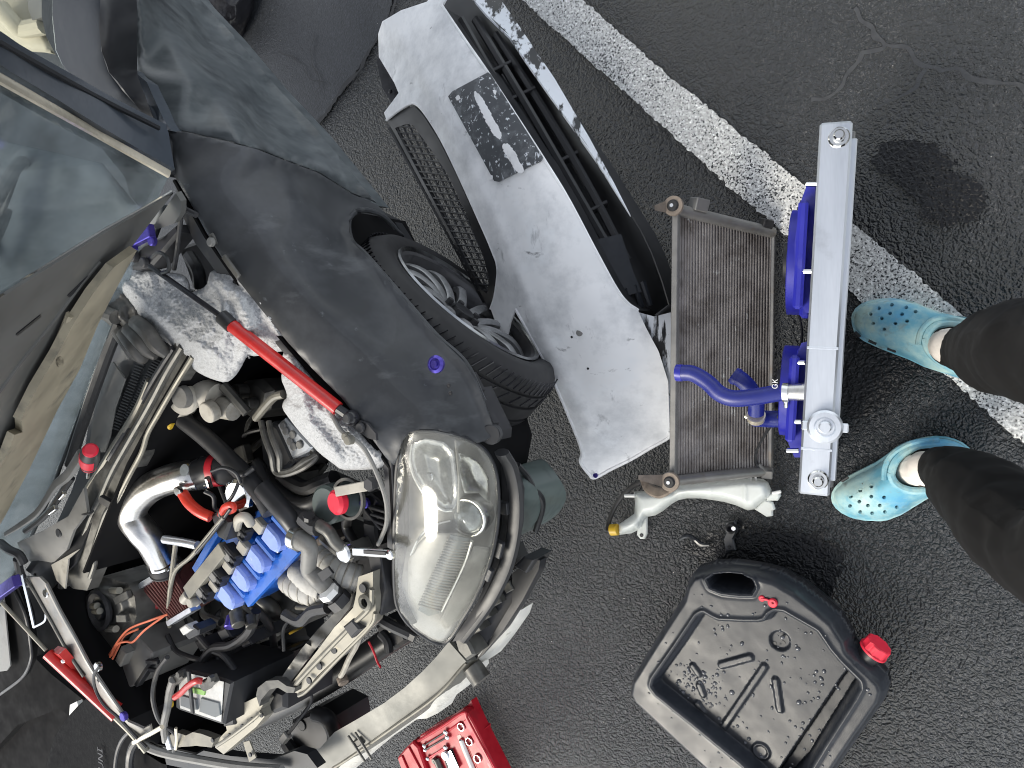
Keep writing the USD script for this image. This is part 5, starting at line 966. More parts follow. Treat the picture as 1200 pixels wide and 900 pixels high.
part(s2, 'strut_end', cat([tube([(134, 838, .838), (154, 858, .82), (172, 880, .80)], .009, 10)]), MT['tin'])
part(s2, 'strut_pin', tube([(157, 870, .82), (172, 862, .83), (190, 852, .83)], .006, 8), MT['trim'])
for u, v in ((75, 774), (107, 816), (141, 845)): part(s2, 'strut_rivet', ell(P(u, v, .915-.0011*(u-60)), (.008,)*3, 2), MT['chrome'])
# right wing rail
rr = part(car, 'wing_rail', sheet([(30, 676), (46, 676), (54, 684), (70, 716), (88, 748), (104, 778), (124, 808), (142, 834), (150, 846), (168, 854), (176, 850), (178, 862), (164, 866), (148, 852), (130, 832), (108, 806), (98, 792), (80, 764), (60, 728), (42, 696)], [(30, 676, .93), (54, 684, .93), (104, 778, .88), (150, 846, .83), (98, 792, .87), (178, 862, .80)], .006, 5), MT['crail'], 40, 'bare grey metal rail of the far wing')
part(rr, 'rail_lip', tube([(30, 678, .935), (42, 697, .925), (60, 729, .91), (80, 765, .89), (98, 793, .875)], .004, 8), MT['grime'])
part(rr, 'rail_lip', tube([(54, 684, .935), (70, 716, .92), (88, 748, .905), (104, 778, .89), (124, 808, .865), (148, 842, .835)], .005, 8), MT['crail'])
for u, v in ((58, 694), (118, 780)): part(rr, 'rail_bolt', can(P(u, v, .92 if v < 700 else .885), [0, 0, 1], .012, .012), MT['chrome'])
part(rr, 'dress_bolt', can(P(148, 838, .845), [0, 0, 1], .012, .012), MT['purple'])
part(rr, 'rail_wire', tube([(117, 780, .90), (110, 792, .90), (112, 808, .88), (122, 826, .87), (140, 842, .85), (158, 862, .83), (172, 876, .82)], .004, 6), MT['hose'])
part(car, 'dress_bracket', pbar((-10, 702, .96), (20, 680, .96), .03, .02), MT['purple'])
part(car, 'far_wing_edge', cat([tube([(22, 660, .93), (32, 700, .90), (40, 735, .87)], .004, 6), tube([(40, 735, .87), (52, 728, .87), (54, 718, .88)], .003, 6)]), MT['alu'])
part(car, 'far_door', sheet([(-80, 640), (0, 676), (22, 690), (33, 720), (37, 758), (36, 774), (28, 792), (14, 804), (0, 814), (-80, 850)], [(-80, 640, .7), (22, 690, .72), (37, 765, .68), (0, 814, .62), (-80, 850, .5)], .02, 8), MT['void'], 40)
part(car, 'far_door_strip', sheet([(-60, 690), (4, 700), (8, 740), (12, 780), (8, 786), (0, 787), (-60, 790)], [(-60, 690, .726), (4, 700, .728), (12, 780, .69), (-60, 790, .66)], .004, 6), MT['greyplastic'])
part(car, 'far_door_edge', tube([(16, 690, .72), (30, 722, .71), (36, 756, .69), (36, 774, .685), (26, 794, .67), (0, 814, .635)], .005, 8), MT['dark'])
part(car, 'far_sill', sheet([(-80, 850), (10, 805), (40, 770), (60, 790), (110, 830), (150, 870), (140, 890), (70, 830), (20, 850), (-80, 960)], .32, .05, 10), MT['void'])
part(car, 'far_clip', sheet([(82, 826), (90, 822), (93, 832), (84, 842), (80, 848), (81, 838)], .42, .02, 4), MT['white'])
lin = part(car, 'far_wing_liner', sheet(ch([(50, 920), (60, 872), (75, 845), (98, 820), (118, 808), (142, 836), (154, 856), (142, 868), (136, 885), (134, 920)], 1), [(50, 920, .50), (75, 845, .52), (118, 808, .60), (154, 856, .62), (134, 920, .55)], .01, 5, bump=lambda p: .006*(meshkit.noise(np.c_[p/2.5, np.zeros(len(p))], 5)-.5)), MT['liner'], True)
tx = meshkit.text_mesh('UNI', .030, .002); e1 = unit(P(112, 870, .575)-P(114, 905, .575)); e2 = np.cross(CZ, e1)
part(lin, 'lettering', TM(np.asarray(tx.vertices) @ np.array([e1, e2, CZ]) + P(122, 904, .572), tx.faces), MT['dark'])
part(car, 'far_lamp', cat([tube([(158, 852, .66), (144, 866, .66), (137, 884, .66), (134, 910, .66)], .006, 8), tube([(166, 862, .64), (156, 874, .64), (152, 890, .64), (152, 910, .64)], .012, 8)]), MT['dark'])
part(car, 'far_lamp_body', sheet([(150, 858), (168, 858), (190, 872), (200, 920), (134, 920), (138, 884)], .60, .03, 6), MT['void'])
# ---------------------------------------------------------------- strut tower, fuse box, battery
tw = part(car, 'strut_tower', sheet([(98, 700), (108, 694), (118, 676), (130, 678), (150, 684), (158, 700), (160, 722), (154, 738), (140, 752), (130, 762), (122, 762), (112, 742), (102, 722), (96, 712)], [(98, 700, .80), (118, 676, .80), (160, 722, .78), (126, 762, .77), (120, 714, .80)], .004, 5, down=(0, 0, -.12), bump=lambda p: .014*np.exp(-((np.hypot(p[:, 0]-122, (p[:, 1]-714))-20)/6)**2)), MT['grime'], 50)
part(tw, 'tower_ring', rev(P(121, 713, .80), [0, 0, 1], [(.030, .0), (.050, .003), (.056, .014), (.046, .018), (.034, .012), (.028, -.03)], 30), MT['dark'])
part(tw, 'tower_top', can(P(121, 713, .79), [0, 0, 1], .027, .02), MT['bodyblack'])
for u, v in ((104, 710), (107, 716), (130, 692), (126, 737)): part(tw, 'tower_stud', sweep(np.array([P(u, v, .80), P(u+10, v, .815)]), .009, 10), MT['tin'])
for (a, b) in (((136, 704), (152, 696)), ((138, 724), (150, 724))): part(tw, 'tower_rib', pbar((*a, .81), (*b, .80), .02, .014), MT['grime'])
fb = part(car, 'fuse_box', cat([block([(132, 782), (152, 745), (156, 741), (178, 765), (178, 772), (158, 803), (152, 806)], .76, .60, .004)]), MT['greyplastic'])
part(fb, 'fuse_lid', block([(134, 774), (141, 758), (148, 766), (140, 782)], .785, .76, .003), MT['greyplastic'])
part(fb, 'fuse_clip', cat([pbar((162, 802, .75), (182, 772, .75), .012, .02), pbar((156, 806, .73), (164, 808, .73), .02, .02), pbar((172, 775, .765), (186, 776, .76), .01, .01), pbar((174, 784, .76), (186, 786, .75), .01, .01)]), MT['black'])
for l in ([(129, 770, .80), (134, 758, .82), (150, 738, .82), (176, 727, .82), (196, 720, .80)], [(131, 768, .80), (138, 755, .82), (148, 752, .82), (156, 752, .82), (170, 738, .82), (192, 722, .80)], [(132, 772, .8), (138, 760, .81), (146, 745, .81), (162, 737, .80)], [(128, 767, .79), (133, 760, .80), (140, 752, .80)]):
    part(car, 'orange_wire', tube(l, .0028, 6), MT['orange'])
part(car, 'red_pipe', tube([(168, 726, .70), (178, 716, .72), (190, 704, .72)], .008, 8), MT['redplastic'])
part(car, 'relay', block([(209, 737), (217, 732), (224, 738), (214, 745)], .80, .77, .003), MT['label']); part(car, 'relay', block([(214, 742), (226, 732), (233, 738), (232, 744), (220, 750)], .79, .74, .004), MT['black'])
bt = part(car, 'battery', block([(206, 787), (212, 783), (262, 796), (272, 800), (262, 850), (256, 849), (209, 833), (205, 830)], .755, .56, .006), MT['black'])
part(bt, 'battery_label', sheet([(209, 789), (213, 787), (262, 799), (259, 846), (211, 830)], .7575, .001, 8), MT['label'])
part(bt, 'battery_panel', block([(211, 815), (230, 820), (231, 832), (224, 832), (211, 827)], .762, .757, .001), MT['dash']); part(bt, 'battery_panel', block([(235, 818), (256, 824), (258, 838), (252, 841), (233, 834)], .762, .757, .001), MT['dash'])
part(bt, 'green_sticker', block([(224, 806), (240, 809), (239, 815), (224, 812)], .7615, .757, .0005), MT['green'])
for u, v in ((209, 795), (246, 800)):
    part(bt, 'battery_terminal', cat([can(P(u, v, .757), [0, 0, 1], .014, .02), pbar((u-6, v+5, .77), (u+7, v-6, .77), .02, .016), hexnut(P(u+4, v-6, .775), [0, 0, 1], .009, .012)]), MT['grime'])
part(bt, 'red_cable', tube([(205, 817, .775), (212, 812, .785), (220, 804, .79), (230, 798, .79), (237, 798, .78)], .008, 10), MT['red'])
part(bt, 'battery_strap', pbar((221, 786, .772), (226, 836, .772), .012, .006), MT['black'])
for u in (230, 238): pass
for x0_, z_ in ((272, .70), (283, .68)):
    part(car, 'battery_tray', block([(x0_-8, 792), (x0_+5, 790), (x0_+2, 850), (x0_-11, 852)], z_, .45, .004), MT['dark'])
part(car, 'ground_cable', tube([(203, 797, .78), (199, 810, .77), (196, 830, .74), (192, 850, .72), (194, 868, .70)], .010, 8), MT['greyplastic'])
part(car, 'cable', tube([(196, 770, .80), (184, 788, .78), (179, 815, .76), (184, 838, .74), (192, 850, .72), (202, 856, .70), (208, 866, .69), (204, 880, .68)], .0065, 8), MT['hose'])
part(car, 'cable', tube([(206, 853, .72), (207, 866, .71), (206, 878, .70)], .004, 6), MT['trim'])
part(car, 'yellow_cap', ell(P(200, 824, .70), (.012, .012, .006), 2), MT['yellow'])
for q in (((192, 850, .70), (200, 878, .70)), ((184, 852, .68), (178, 866, .68))): part(car, 'tray_bracket', pbar(*q, .022, .01), MT['alu'])
# ---------------------------------------------------------------- intake, filter
ip = part(car, 'intake_pipe', tube([(232, 556, .80), (215, 558, .82), (195, 563, .83), (174, 573, .835), (158, 590, .835), (155, 606, .83), (166, 622, .82), (178, 636, .80), (190, 658, .77)], .0355, 28, k=10), MT['pipe'], True)
part(ip, 'pipe_stub', tube([(193, 632, .82), (212, 635, .82), (231, 639, .81)], .0105, 12), MT['alu'])
part(ip, 'pipe_clamp', tube([(229, 556, .80), (234, 556, .80)], .0375, 28, k=3), MT['chrome']); part(ip, 'pipe_clamp', tube([(187, 652, .775), (191, 660, .765)], .0385, 28, k=3), MT['chrome'])
part(ip, 'pipe_badge', rev(P(217, 551, .856), [.1, .2, 1], [(.0, .0), (.013, .0), (.014, .003), (.008, .004), (0, .003)], 16), MT['dash'])
part(ip, 'pipe_plug', cat([can(P(212, 574, .845), [0, -.3, 1], .012, .012), hexnut(P(212, 574, .857), [0, -.3, 1], .008, .008)]), MT['chrome'])
cp = part(car, 'intake_coupler', tube([(234, 556, .80), (246, 552, .79), (262, 550, .78), (276, 552, .76)], .037, 20), MT['black'])
part(cp, 'coupler_band', tube([(252, 551, .787), (260, 550, .782)], .0385, 20, k=3), MT['redplastic'])
part(cp, 'coupler_clamp', tube([(240, 554, .793), (243, 553, .79)], .0385, 20, k=3), MT['chrome'])
part(cp, 'clamp_screw', tube([(243, 560, .83), (246, 570, .82)], .007, 8), MT['chrome'])
part(car, 'breather_hose', tube([(214, 578, .845), (222, 590, .845), (234, 600, .84), (247, 606, .83)], .0125, 14), MT['redhose'])
part(car, 'breather_hose', tube([(259, 603, .83), (264, 594, .845), (272, 592, .845), (273, 597, .835), (264, 600, .83)], .008, 10), MT['redhose'])
af = part(car, 'air_filter', cat([pbar((166, 687, .755), (203, 664, .755), .014, .03), pbar((201, 729, .745), (229, 712, .745), .014, .03)]), MT['alu'])
part(af, 'filter_body', sheet([(167, 689), (203, 667), (230, 710), (201, 728)], [(167, 689, .745), (203, 667, .745), (230, 710, .735)], .10, 8), MT['filter'])
for k in range(12):
    t = (k+.5)/12; a, b = lerp((168, 689), (203, 668), t), lerp((201, 727), (229, 711), t); part(af, 'filter_pleat', pbar((*a, .753), (*b, .743), .006, .016), MT['filter'])
part(af, 'filter_wire', tube([(206, 636, .82), (202, 668, .78), (199, 695, .76), (197, 720, .74), (199, 734, .72)], .006, 8), MT['tin'])
part(af, 'filter_neck', rev(P(192, 661, .755), unit(P(178, 636, .80)-P(192, 661, .76))*-1, [(.034, -.008), (.040, -.008), (.040, .012), (.043, .014), (.043, .018), (.03, .018)], 26), MT['dark'])
# ---------------------------------------------------------------- engine block and cover
VD = unit(P(262, 704, .76)-P(340, 625, .76)); VN = np.cross(CZ, VD); VN = VN if VN[0] > 0 else -VN
part(car, 'engine_block', block([(205, 700), (255, 605), (290, 575), (360, 610), (395, 640), (340, 740), (290, 760), (240, 740)], .55, .22, .03), MT['grime'])
vc = part(car, 'valve_cover', block([(228, 672), (246, 648), (262, 622), (276, 606), (300, 608), (320, 612), (334, 624), (346, 634), (330, 654), (308, 682), (290, 704), (272, 714), (250, 706), (234, 694)], .735, .62, .012), MT['valve'])
part(vc, 'cover_rail', cat([pbar((348, 640, .745), (290, 704, .745), .032, .016)]), MT['valve'])
part(vc, 'cover_edge', pbar((351, 641, .735), (294, 706, .735), .01, .02), MT['alu'])
part(vc, 'cover_ledge', cat([pbar((258, 622, .75), (231, 668, .75), .02, .02)]), MT['valve'])
for (u, v) in ((318, 633), (299, 658), (282, 680), (265, 701)):
    c0 = P(u, v, .775); d = unit(P(331, 645, .77)-P(311, 622, .77)); s = np.cross(CZ, d)
    pts = [c0-d*.030+s*.021, c0+d*.008+s*.022, c0+d*.022+s*.017, c0+d*.030+s*.008, c0+d*.030-s*.008, c0+d*.022-s*.017, c0+d*.008-s*.022, c0-d*.030-s*.021]
    cl = part(vc, 'ignition_coil', prism(np.array(pts)[:, :2], .745, .778, .005), MT['coil'])
    e = c0-d*.048
    part(cl, 'coil_plug', obox(e+[0, 0, -.006], [d, s, CZ], [.032, .028, .026], .003), MT['tan'])
    part(cl, 'coil_seat', obox(c0-d*.058+[0, 0, -.03], [d, s, CZ], [.05, .045, .04], .006), MT['valve'])
    part(cl, 'coil_bolt', hexnut(c0+d*.012-s*.028+[0, 0, -.03], CZ, .007, .012), MT['chrome'])
    part(cl, 'well_wall', obox(c0+s*.036+[0, 0, -.024], [d, s, CZ], [.075, .016, .03], .004), MT['valve'])
fr = part(car, 'fuel_rail', cat([pbar((264, 642, .79), (222, 694, .79), .034, .02)]), MT['tin'])
part(fr, 'rail_end', cat([can(P(222, 696, .78), unit(P(222, 696, .78)-P(264, 642, .78)), .014, .03), can(P(230, 704, .78), [0, 0, 1], .012, .02), tube([(226, 700, .78), (234, 708, .77)], .01, 8)]), MT['tan'])
for (u, v) in ((284, 620), (272, 650), (256, 674), (240, 692)):
    c0 = P(u, v, .78); d = unit(P(331, 645, .77)-P(311, 622, .77)); s = np.cross(CZ, d)
    inj = part(fr, 'injector_plug', cat([obox(c0, [d, s, CZ], [.05, .036, .03], .004), obox(c0+d*.02+s*.008+[0, 0, .014], [d, s, CZ], [.02, .006, .008], .001), obox(c0+d*.02-s*.008+[0, 0, .014], [d, s, CZ], [.02, .006, .008], .001)]), MT['black'])
    part(inj, 'plug_slot', obox(c0+[0, 0, .014], [d, s, CZ], [.028, .018, .006], .001), MT['greyplastic'])
oc = P(285, 578, .80); u0, w0, d0 = basis(np.array([.15, -.1, 1]))
rv_ = rev(oc, [.15, -.1, 1], [(0, -.03), (.026, -.03), (.030, 0), (.036, .004), (.036, .018), (.030, .022), (.024, .020), (0, .020)], 48)
q = rv_.vertices-oc; a = np.arctan2(q@w0, q@u0); r_ = np.hypot(q@u0, q@w0); k = np.where(r_ > .033, 1+.045*np.cos(a*8), 1.)
part(vc, 'oil_cap', TM(oc+(k*(q@u0))[:, None]*u0+(k*(q@w0))[:, None]*w0+(q@d0)[:, None]*d0, rv_.faces), MT['chrome'])
part(vc, 'cover_hose', tube([(277, 618, .80), (280, 608, .815), (288, 606, .815), (294, 614, .80)], .011, 10), MT['tan'])
part(car, 'throttle_body', cat([block([(268, 560), (288, 552), (300, 566), (294, 600), (278, 612), (262, 600)], .70, .5, .02)]), MT['grime'])
part(car, 'blue_bracket', block([(352, 598), (372, 588), (382, 592), (380, 602), (362, 608)], .66, .60, .006), MT['valve'])
part(car, 'blue_bracket', block([(286, 612), (298, 600), (306, 604), (306, 614), (296, 620)], .76, .70, .004), MT['valve'])
# long loom + radiator hoses
def hose(pts, r, mt='hose', name='coolant_hose', n=12): return part(car, name, tube(pts, r, n), MT[mt])
hose([(215, 492, .82), (240, 512, .81), (268, 538, .80), (290, 560, .80), (306, 580, .80), (318, 600, .80)], .021, 'black', 'wiring_loom')
hose([(308, 572, .80), (322, 588, .80), (336, 604, .80), (348, 620, .79)], .022, 'black', 'wiring_loom')
hose([(300, 545, .76), (306, 560, .77), (320, 580, .78), (336, 596, .78), (352, 606, .78), (362, 610, .78)], .016, 'hose')
hose([(312, 556, .70), (326, 574, .71), (345, 588, .71), (362, 590, .71), (380, 580, .70), (396, 568, .70)], .016, 'hose')
hose([(268, 548, .80), (284, 556, .82), (298, 548, .81)], .006, 'black', 'cable'); hose([(248, 552, .84), (262, 548, .845), (276, 554, .84), (282, 566, .83)], .004, 'black', 'cable')
hose([(240, 576, .84), (250, 582, .83), (252, 596, .82), (262, 600, .82)], .005, 'black', 'cable'); hose([(282, 560, .83), (272, 582, .84), (258, 600, .84), (262, 612, .83)], .004, 'black', 'cable')
hose([(262, 606, .85), (244, 628, .84), (224, 652, .83), (206, 668, .82), (199, 690, .8)], .005, 'tin', 'throttle_cable'); hose([(270, 596, .85), (250, 624, .845), (230, 648, .84)], .004, 'black', 'cable')
part(car, 'cable_clamp', cat([block([(246, 604), (258, 598), (270, 612), (262, 634), (254, 630)], .83, .74, .006)]), MT['black'])
wo = part(car, 'water_outlet', tube([(350, 632, .80), (362, 640, .80), (362, 656, .79), (362, 668, .78), (372, 678, .77), (382, 688, .75)], [.022, .018, .017, .017, .02, .02], 14), MT['greyplastic'])
part(wo, 'outlet_clamp', tube([(345, 630, .80), (352, 632, .80)], .026, 18, k=3), MT['chrome'])
part(wo, 'outlet_fitting', cat([tube([(382, 688, .75), (392, 698, .73)], .024, 6, k=3), tube([(394, 700, .73), (402, 708, .72)], .026, 6, k=3)]), MT['dark'])
part(wo, 'outlet_nut', tube([(383, 692, .765), (388, 697, .757)], .022, 6, k=3), MT['white'])
hose([(362, 612, .79), (370, 614, .80), (384, 622, .80), (392, 634, .79), (400, 642, .78)], .013, 'grime', 'metal_pipe')
part(car, 'pipe_joint', cat([tube([(356, 606, .80), (368, 616, .80), (374, 618, .80)], .019, 10), tube([(362, 604, .81), (362, 618, .80)], .012, 8)]), MT['hose'])
# wrapped header pipes
for i, l in enumerate(([(340, 680, .66), (355, 690, .68), (372, 694, .67), (385, 684, .66)], [(375, 652, .70), (388, 664, .71), (404, 672, .70), (420, 678, .68)], [(366, 664, .70), (384, 680, .70), (402, 688, .69), (416, 690, .67)], [(348, 668, .68), (362, 682, .69), (378, 690, .68)])):
    c = spline(V(*l), 10); hd = part(car, 'exhaust_header', sweep(c, (.032, .030, .026, .026)[i]*(1+.03*np.sin(np.arange(len(c))*2.1)), 16), MT['wrap'], 60)
    if i < 3:
        t_, u_, w_ = frames(c)
        for k in range(3, len(c)-2, 4):
            aa = np.linspace(0, 2*np.pi, 17); part(hd, 'wrap_seam', sweep(c[k]+(.0315, .0295, .0255)[i]*(np.cos(aa)[:, None]*u_[k]+np.sin(aa)[:, None]*w_[k])+t_[k]*(aa/6.28*.012)[:, None], .0022, 5), MT['tan'])
part(car, 'header_flange', cat([block([(330, 664), (372, 628), (380, 636), (338, 676)], .66, .58, .006), hexnut(P(360, 648, .66), CZ, .012, .015), hexnut(P(342, 662, .66), CZ, .012, .015)]), MT['rust'])
part(car, 'heat_tab', block([(371, 672), (384, 664), (390, 672), (378, 682)], .79, .785, .001), MT['black'])
part(car, 'lower_engine', cat([block([(300, 712), (326, 700), (352, 690), (360, 706), (340, 716), (328, 738), (310, 740), (302, 728)], .52, .3, .02), tube([(300, 700, .6), (318, 712, .58), (326, 730, .5), (322, 745, .42)], .02, 10)]), MT['grime'])
hose([(292, 706, .70), (308, 722, .66), (318, 740, .60), (322, 762, .54)], .010, 'hose', 'drain_hose'); hose([(348, 712, .64), (370, 712, .66), (388, 704, .68)], .006, 'tin', 'metal_pipe')
hose([(366, 712, .6), (356, 732, .5), (340, 742, .42)], .004, 'yellow', 'yellow_wire')
part(car, 'crossmember', cat([tube([(245, 770, .30), (300, 745, .30), (340, 740, .30), (370, 735, .30)], .04, 10), block([(262, 790), (330, 760), (345, 780), (290, 850), (262, 850)], .36, .25, .02)]), MT['bodyblack'])
for (u, v) in ((290, 790), (310, 780), (328, 768)): part(car, 'tray_slot', pbar((u, v-12, .38), (u+3, v+12, .38), .008, .01), MT['dark'])
part(car, 'starter_plug', cat([can(P(276, 716, .74), [.6, -.6, .3], .016, .04), can(P(292, 722, .72), [.6, -.6, .3], .014, .03)]), MT['grime'])
part(car, 'blue_fitting', can(P(272, 722, .74), [.3, -.6, .5], .013, .03), MT['purple'])
# ---------------------------------------------------------------- brake parts
bmx = part(car, 'brake_reservoir', cat([can(P(218, 466, .80), unit([.35, -.2, 1]), .042, .05, .008), can(P(217, 466, .85), unit([.35, -.2, 1]), .037, .016, .004), tube([(222, 462, .82), (236, 460, .82), (252, 466, .81)], .034, 16)]), MT['tan'], 40)
part(bmx, 'reservoir_cap', rev(P(214, 465, .872), unit([.1, -.1, 1]), [(0, .012), (.024, .010), (.026, .0), (.026, -.006)], 20), MT['greyplastic'])
part(car, 'master_cylinder', cat([tube([(248, 476, .79), (262, 478, .79), (274, 482, .79)], [.024, .026, .022], 14), can(P(251, 480, .82), [0, -.3, 1], .024, .022)]), MT['tan'])
part(car, 'brake_booster', rev(P(215, 440, .66), unit([.55, -.55, .25]), [(0, -.06), (.09, -.05), (.11, 0), (.10, .04), (.04, .06), (0, .06)], 28), MT['bodyblack'])
part(car, 'booster_clip', cat([tube([(186, 498, .84), (196, 496, .845), (202, 500, .84)], .010, 8), can(P(190, 498, .84), [0, 0, 1], .014, .01)]), MT['yellow'])
part(car, 'metal_pipe', tube([(300, 490, .80), (312, 475, .82), (322, 465, .83), (332, 462, .83)], .009, 10), MT['tin'])
part(car, 'metal_pipe', tube([(206, 462, .82), (206, 480, .80), (202, 494, .78)], .007, 8), MT['tin'])
part(car, 'valve_mount', cat([block([(270, 448), (302, 444), (316, 458), (312, 480), (292, 492), (274, 480)], .72, .55, .015), can(P(288, 458, .72), CZ, .018, .03), can(P(300, 472, .72), CZ, .014, .03), tube([(262, 452, .80), (278, 470, .79), (290, 484, .78)], .012, 8)]), MT['grime'])
ab = part(car, 'brake_control_unit', block([(324, 498), (333, 490), (366, 524), (360, 530), (342, 538)], .78, .66, .004), MT['alu'])
for u, v in ((333, 499), (336, 505), (341, 517), (345, 523), (352, 521), (344, 509)): part(ab, 'union_nut', can(P(u, v, .78), CZ, .009, .006, .002), MT['greyplastic'])
part(ab, 'control_case', block([(303, 508), (318, 494), (326, 500), (344, 540), (334, 552), (316, 556), (306, 540)], .75, .62, .008), MT['black'])
for k in range(9):
    part(ab, 'motor_rib', tube([(338+k*3.6, 548-k*2.2, .72), (341+k*3.6, 541-k*2.2, .745), (346+k*3.6, 537-k*2.2, .72)], .005, 6), MT['dark'])
for off in (0, 9): part(ab, 'brake_pipe', tube([(306+off, 494, .80), (310+off, 512, .81), (318+off, 534, .81), (322+off*.8, 552, .80), (334+off, 556-off*.6, .80), (356, 548-off*.8, .80), (370, 536-off*.3, .79), (366, 530, .78)], .0065, 8), MT['grime'])
# power steering reservoir etc.
ps = part(car, 'steering_reservoir', cat([can(P(410, 584, .70), CZ, .042, .075, .006)]), MT['greenbottle'])
part(ps, 'reservoir_cap', cat([can(P(402, 587, .775), [-.15, 0, 1], .026, .024, .006)]), MT['redcap'])
part(ps, 'reservoir_strap', bar(P(394, 576, .80), P(437, 568, .80), .020, .010), MT['tan'])
part(ps, 'strap_bolt', hexnut(P(437, 567, .80), CZ, .014, .014), MT['dark'])
part(ps, 'reservoir_ring', rev(P(410, 584, .77), CZ, [(.038, 0), (.044, 0), (.044, .008), (.038, .008)], 28), MT['grime'])
lb = part(car, 'lamp_support', cat([block([(424, 580), (434, 578), (456, 596), (456, 620), (448, 624), (438, 612), (424, 610)], .70, .66, .004)]), MT['black'])
for (a, b) in (((428, 596), (448, 620)), ((434, 594), (454, 600)), ((436, 602), (455, 608)), ((440, 610), (455, 616))): part(lb, 'support_rib', pbar((*a, .71), (*b, .71), .006, .014), MT['dark'])
part(lb, 'dress_bolt', can(P(430, 589, .705), CZ, .012, .012), MT['purple'])
part(car, 'lamp_rail', pbar((460, 535, .775), (464, 640, .72), .022, .03), MT['dark']); part(car, 'lamp_foot', block([(424, 610), (440, 614), (442, 640), (434, 652), (424, 640)], .64, .5, .006), MT['dark'])
part(car, 'bonnet_cable', tube([(388, 484, .86), (400, 505, .86), (414, 514, .86), (428, 528, .85), (442, 556, .83), (452, 586, .80), (453, 612, .77), (447, 630, .75), (443, 638, .74)], .0045, 8), MT['greyplastic'])
part(car, 'cable_nipple', cat([can(P(413, 515, .86), CZ, .009, .016), can(P(409, 511, .855), CZ, .008, .014)]), MT['tin'])
hose([(410, 600, .68), (406, 615, .66), (412, 630, .66), (420, 640, .66)], .012, 'hose')
part(car, 'hidden_bracket', cat([block([(398, 640), (408, 636), (414, 648), (410, 660), (398, 656)], .74, .68, .006), can(P(407, 645, .74), CZ, .016, .02), tube([(380, 630, .74), (392, 640, .75), (404, 650, .75)], .014, 8)]), MT['grime'])
for k in range(34):      # looms and thin pipes running through the bay
    u, v = rng.uniform(190, 420), rng.uniform(470, 800)
    if Polygon([(228, 672), (262, 600), (300, 560), (346, 634), (272, 714)]).buffer(14).contains(shapely.Point(u, v)) or (u > 380 and (v < 560 or v > 690)): continue
    z = rng.uniform(.48, .66); aa = rng.uniform(0, 6.28); pts = [P(u, v, z)]
    for _ in range(4):
        aa += rng.uniform(-.9, .9); q = pts[-1] + np.array([math.cos(aa)*.07, math.sin(aa)*.07, rng.uniform(-.04, .03)])
        pts.append(q)
    part(car, 'wiring', wtube(pts, [.004, .006, .009, .013, .005][k % 5], 8), MT[['hose', 'black', 'grime', 'hose', 'black', 'greyplastic'][k % 6]])
    e = pts[-1]; part(car, 'connector', obox(e, [unit(pts[-1]-pts[-2]), *[unit(x) for x in (np.cross(CZ, pts[-1]-pts[-2]), np.cross(pts[-1]-pts[-2], np.cross(CZ, pts[-1]-pts[-2])))]], [.035, .022, .018], .003), MT[['black', 'greyplastic', 'dark'][k % 3]])
for l, r in (([(300, 540), (310, 552), (322, 570), (330, 588), (340, 600)], .011), ([(238, 500), (252, 520), (262, 540), (256, 560), (266, 590)], .007), ([(330, 556), (344, 566), (360, 572), (376, 566), (392, 560)], .018), ([(206, 500), (212, 520), (208, 545), (196, 570), (186, 604)], .006), ([(392, 600), (380, 606), (372, 600), (366, 590)], .010), ([(300, 716), (292, 740), (272, 756), (250, 760), (236, 776)], .012), ([(232, 744), (246, 760), (262, 768), (276, 786)], .009), ([(196, 744), (206, 762), (222, 770), (240, 776), (252, 790)], .007), ([(334, 720), (352, 728), (366, 716), (384, 712)], .014)):
    part(car, 'bay_hose', tube([(a, b, .70) for a, b in l], r, 10), MT['hose'])
for u, v in ((236, 756), (262, 744), (286, 752), (250, 776)): part(car, 'bay_plug', block([(u-9, v-4), (u+2, v-9), (u+9, v+3), (u-2, v+8)], .68, .56, .004), MT['dark'])
for k in range(40):      # the tangle of small brackets, bolts and pipe ends low in the bay
    u, v = rng.uniform(215, 430), rng.uniform(480, 730)
    if Polygon([(228, 672), (262, 600), (300, 560), (346, 634), (272, 714)]).buffer(6).contains(shapely.Point(u, v)) or (u > 360 and v < 560): continue
    z = rng.uniform(.42, .62); c0 = P(u, v, z); aa = rng.uniform(0, 3.14); d = np.array([math.cos(aa), math.sin(aa), rng.uniform(-.3, .3)])
    if k % 3 == 0: part(car, 'bay_bracket', obox(c0, [unit(d), unit(np.cross(CZ, d)), np.cross(unit(d), unit(np.cross(CZ, d)))], [rng.uniform(.04, .10), rng.uniform(.02, .05), rng.uniform(.006, .03)], .004), MT[['dark', 'grime', 'tin'][k % 2]])
    elif k % 3 == 1: part(car, 'bay_pipe', wtube([c0-d*.08, c0+[0, 0, .02], c0+d*.07+[.01, .01, -.02]], rng.uniform(.006, .014), 8), MT[['hose', 'grime', 'dark'][k % 3]])
    else: part(car, 'bay_bolt', hexnut(c0, d+[0, 0, 1.], rng.uniform(.009, .016), .025), MT['grime'])

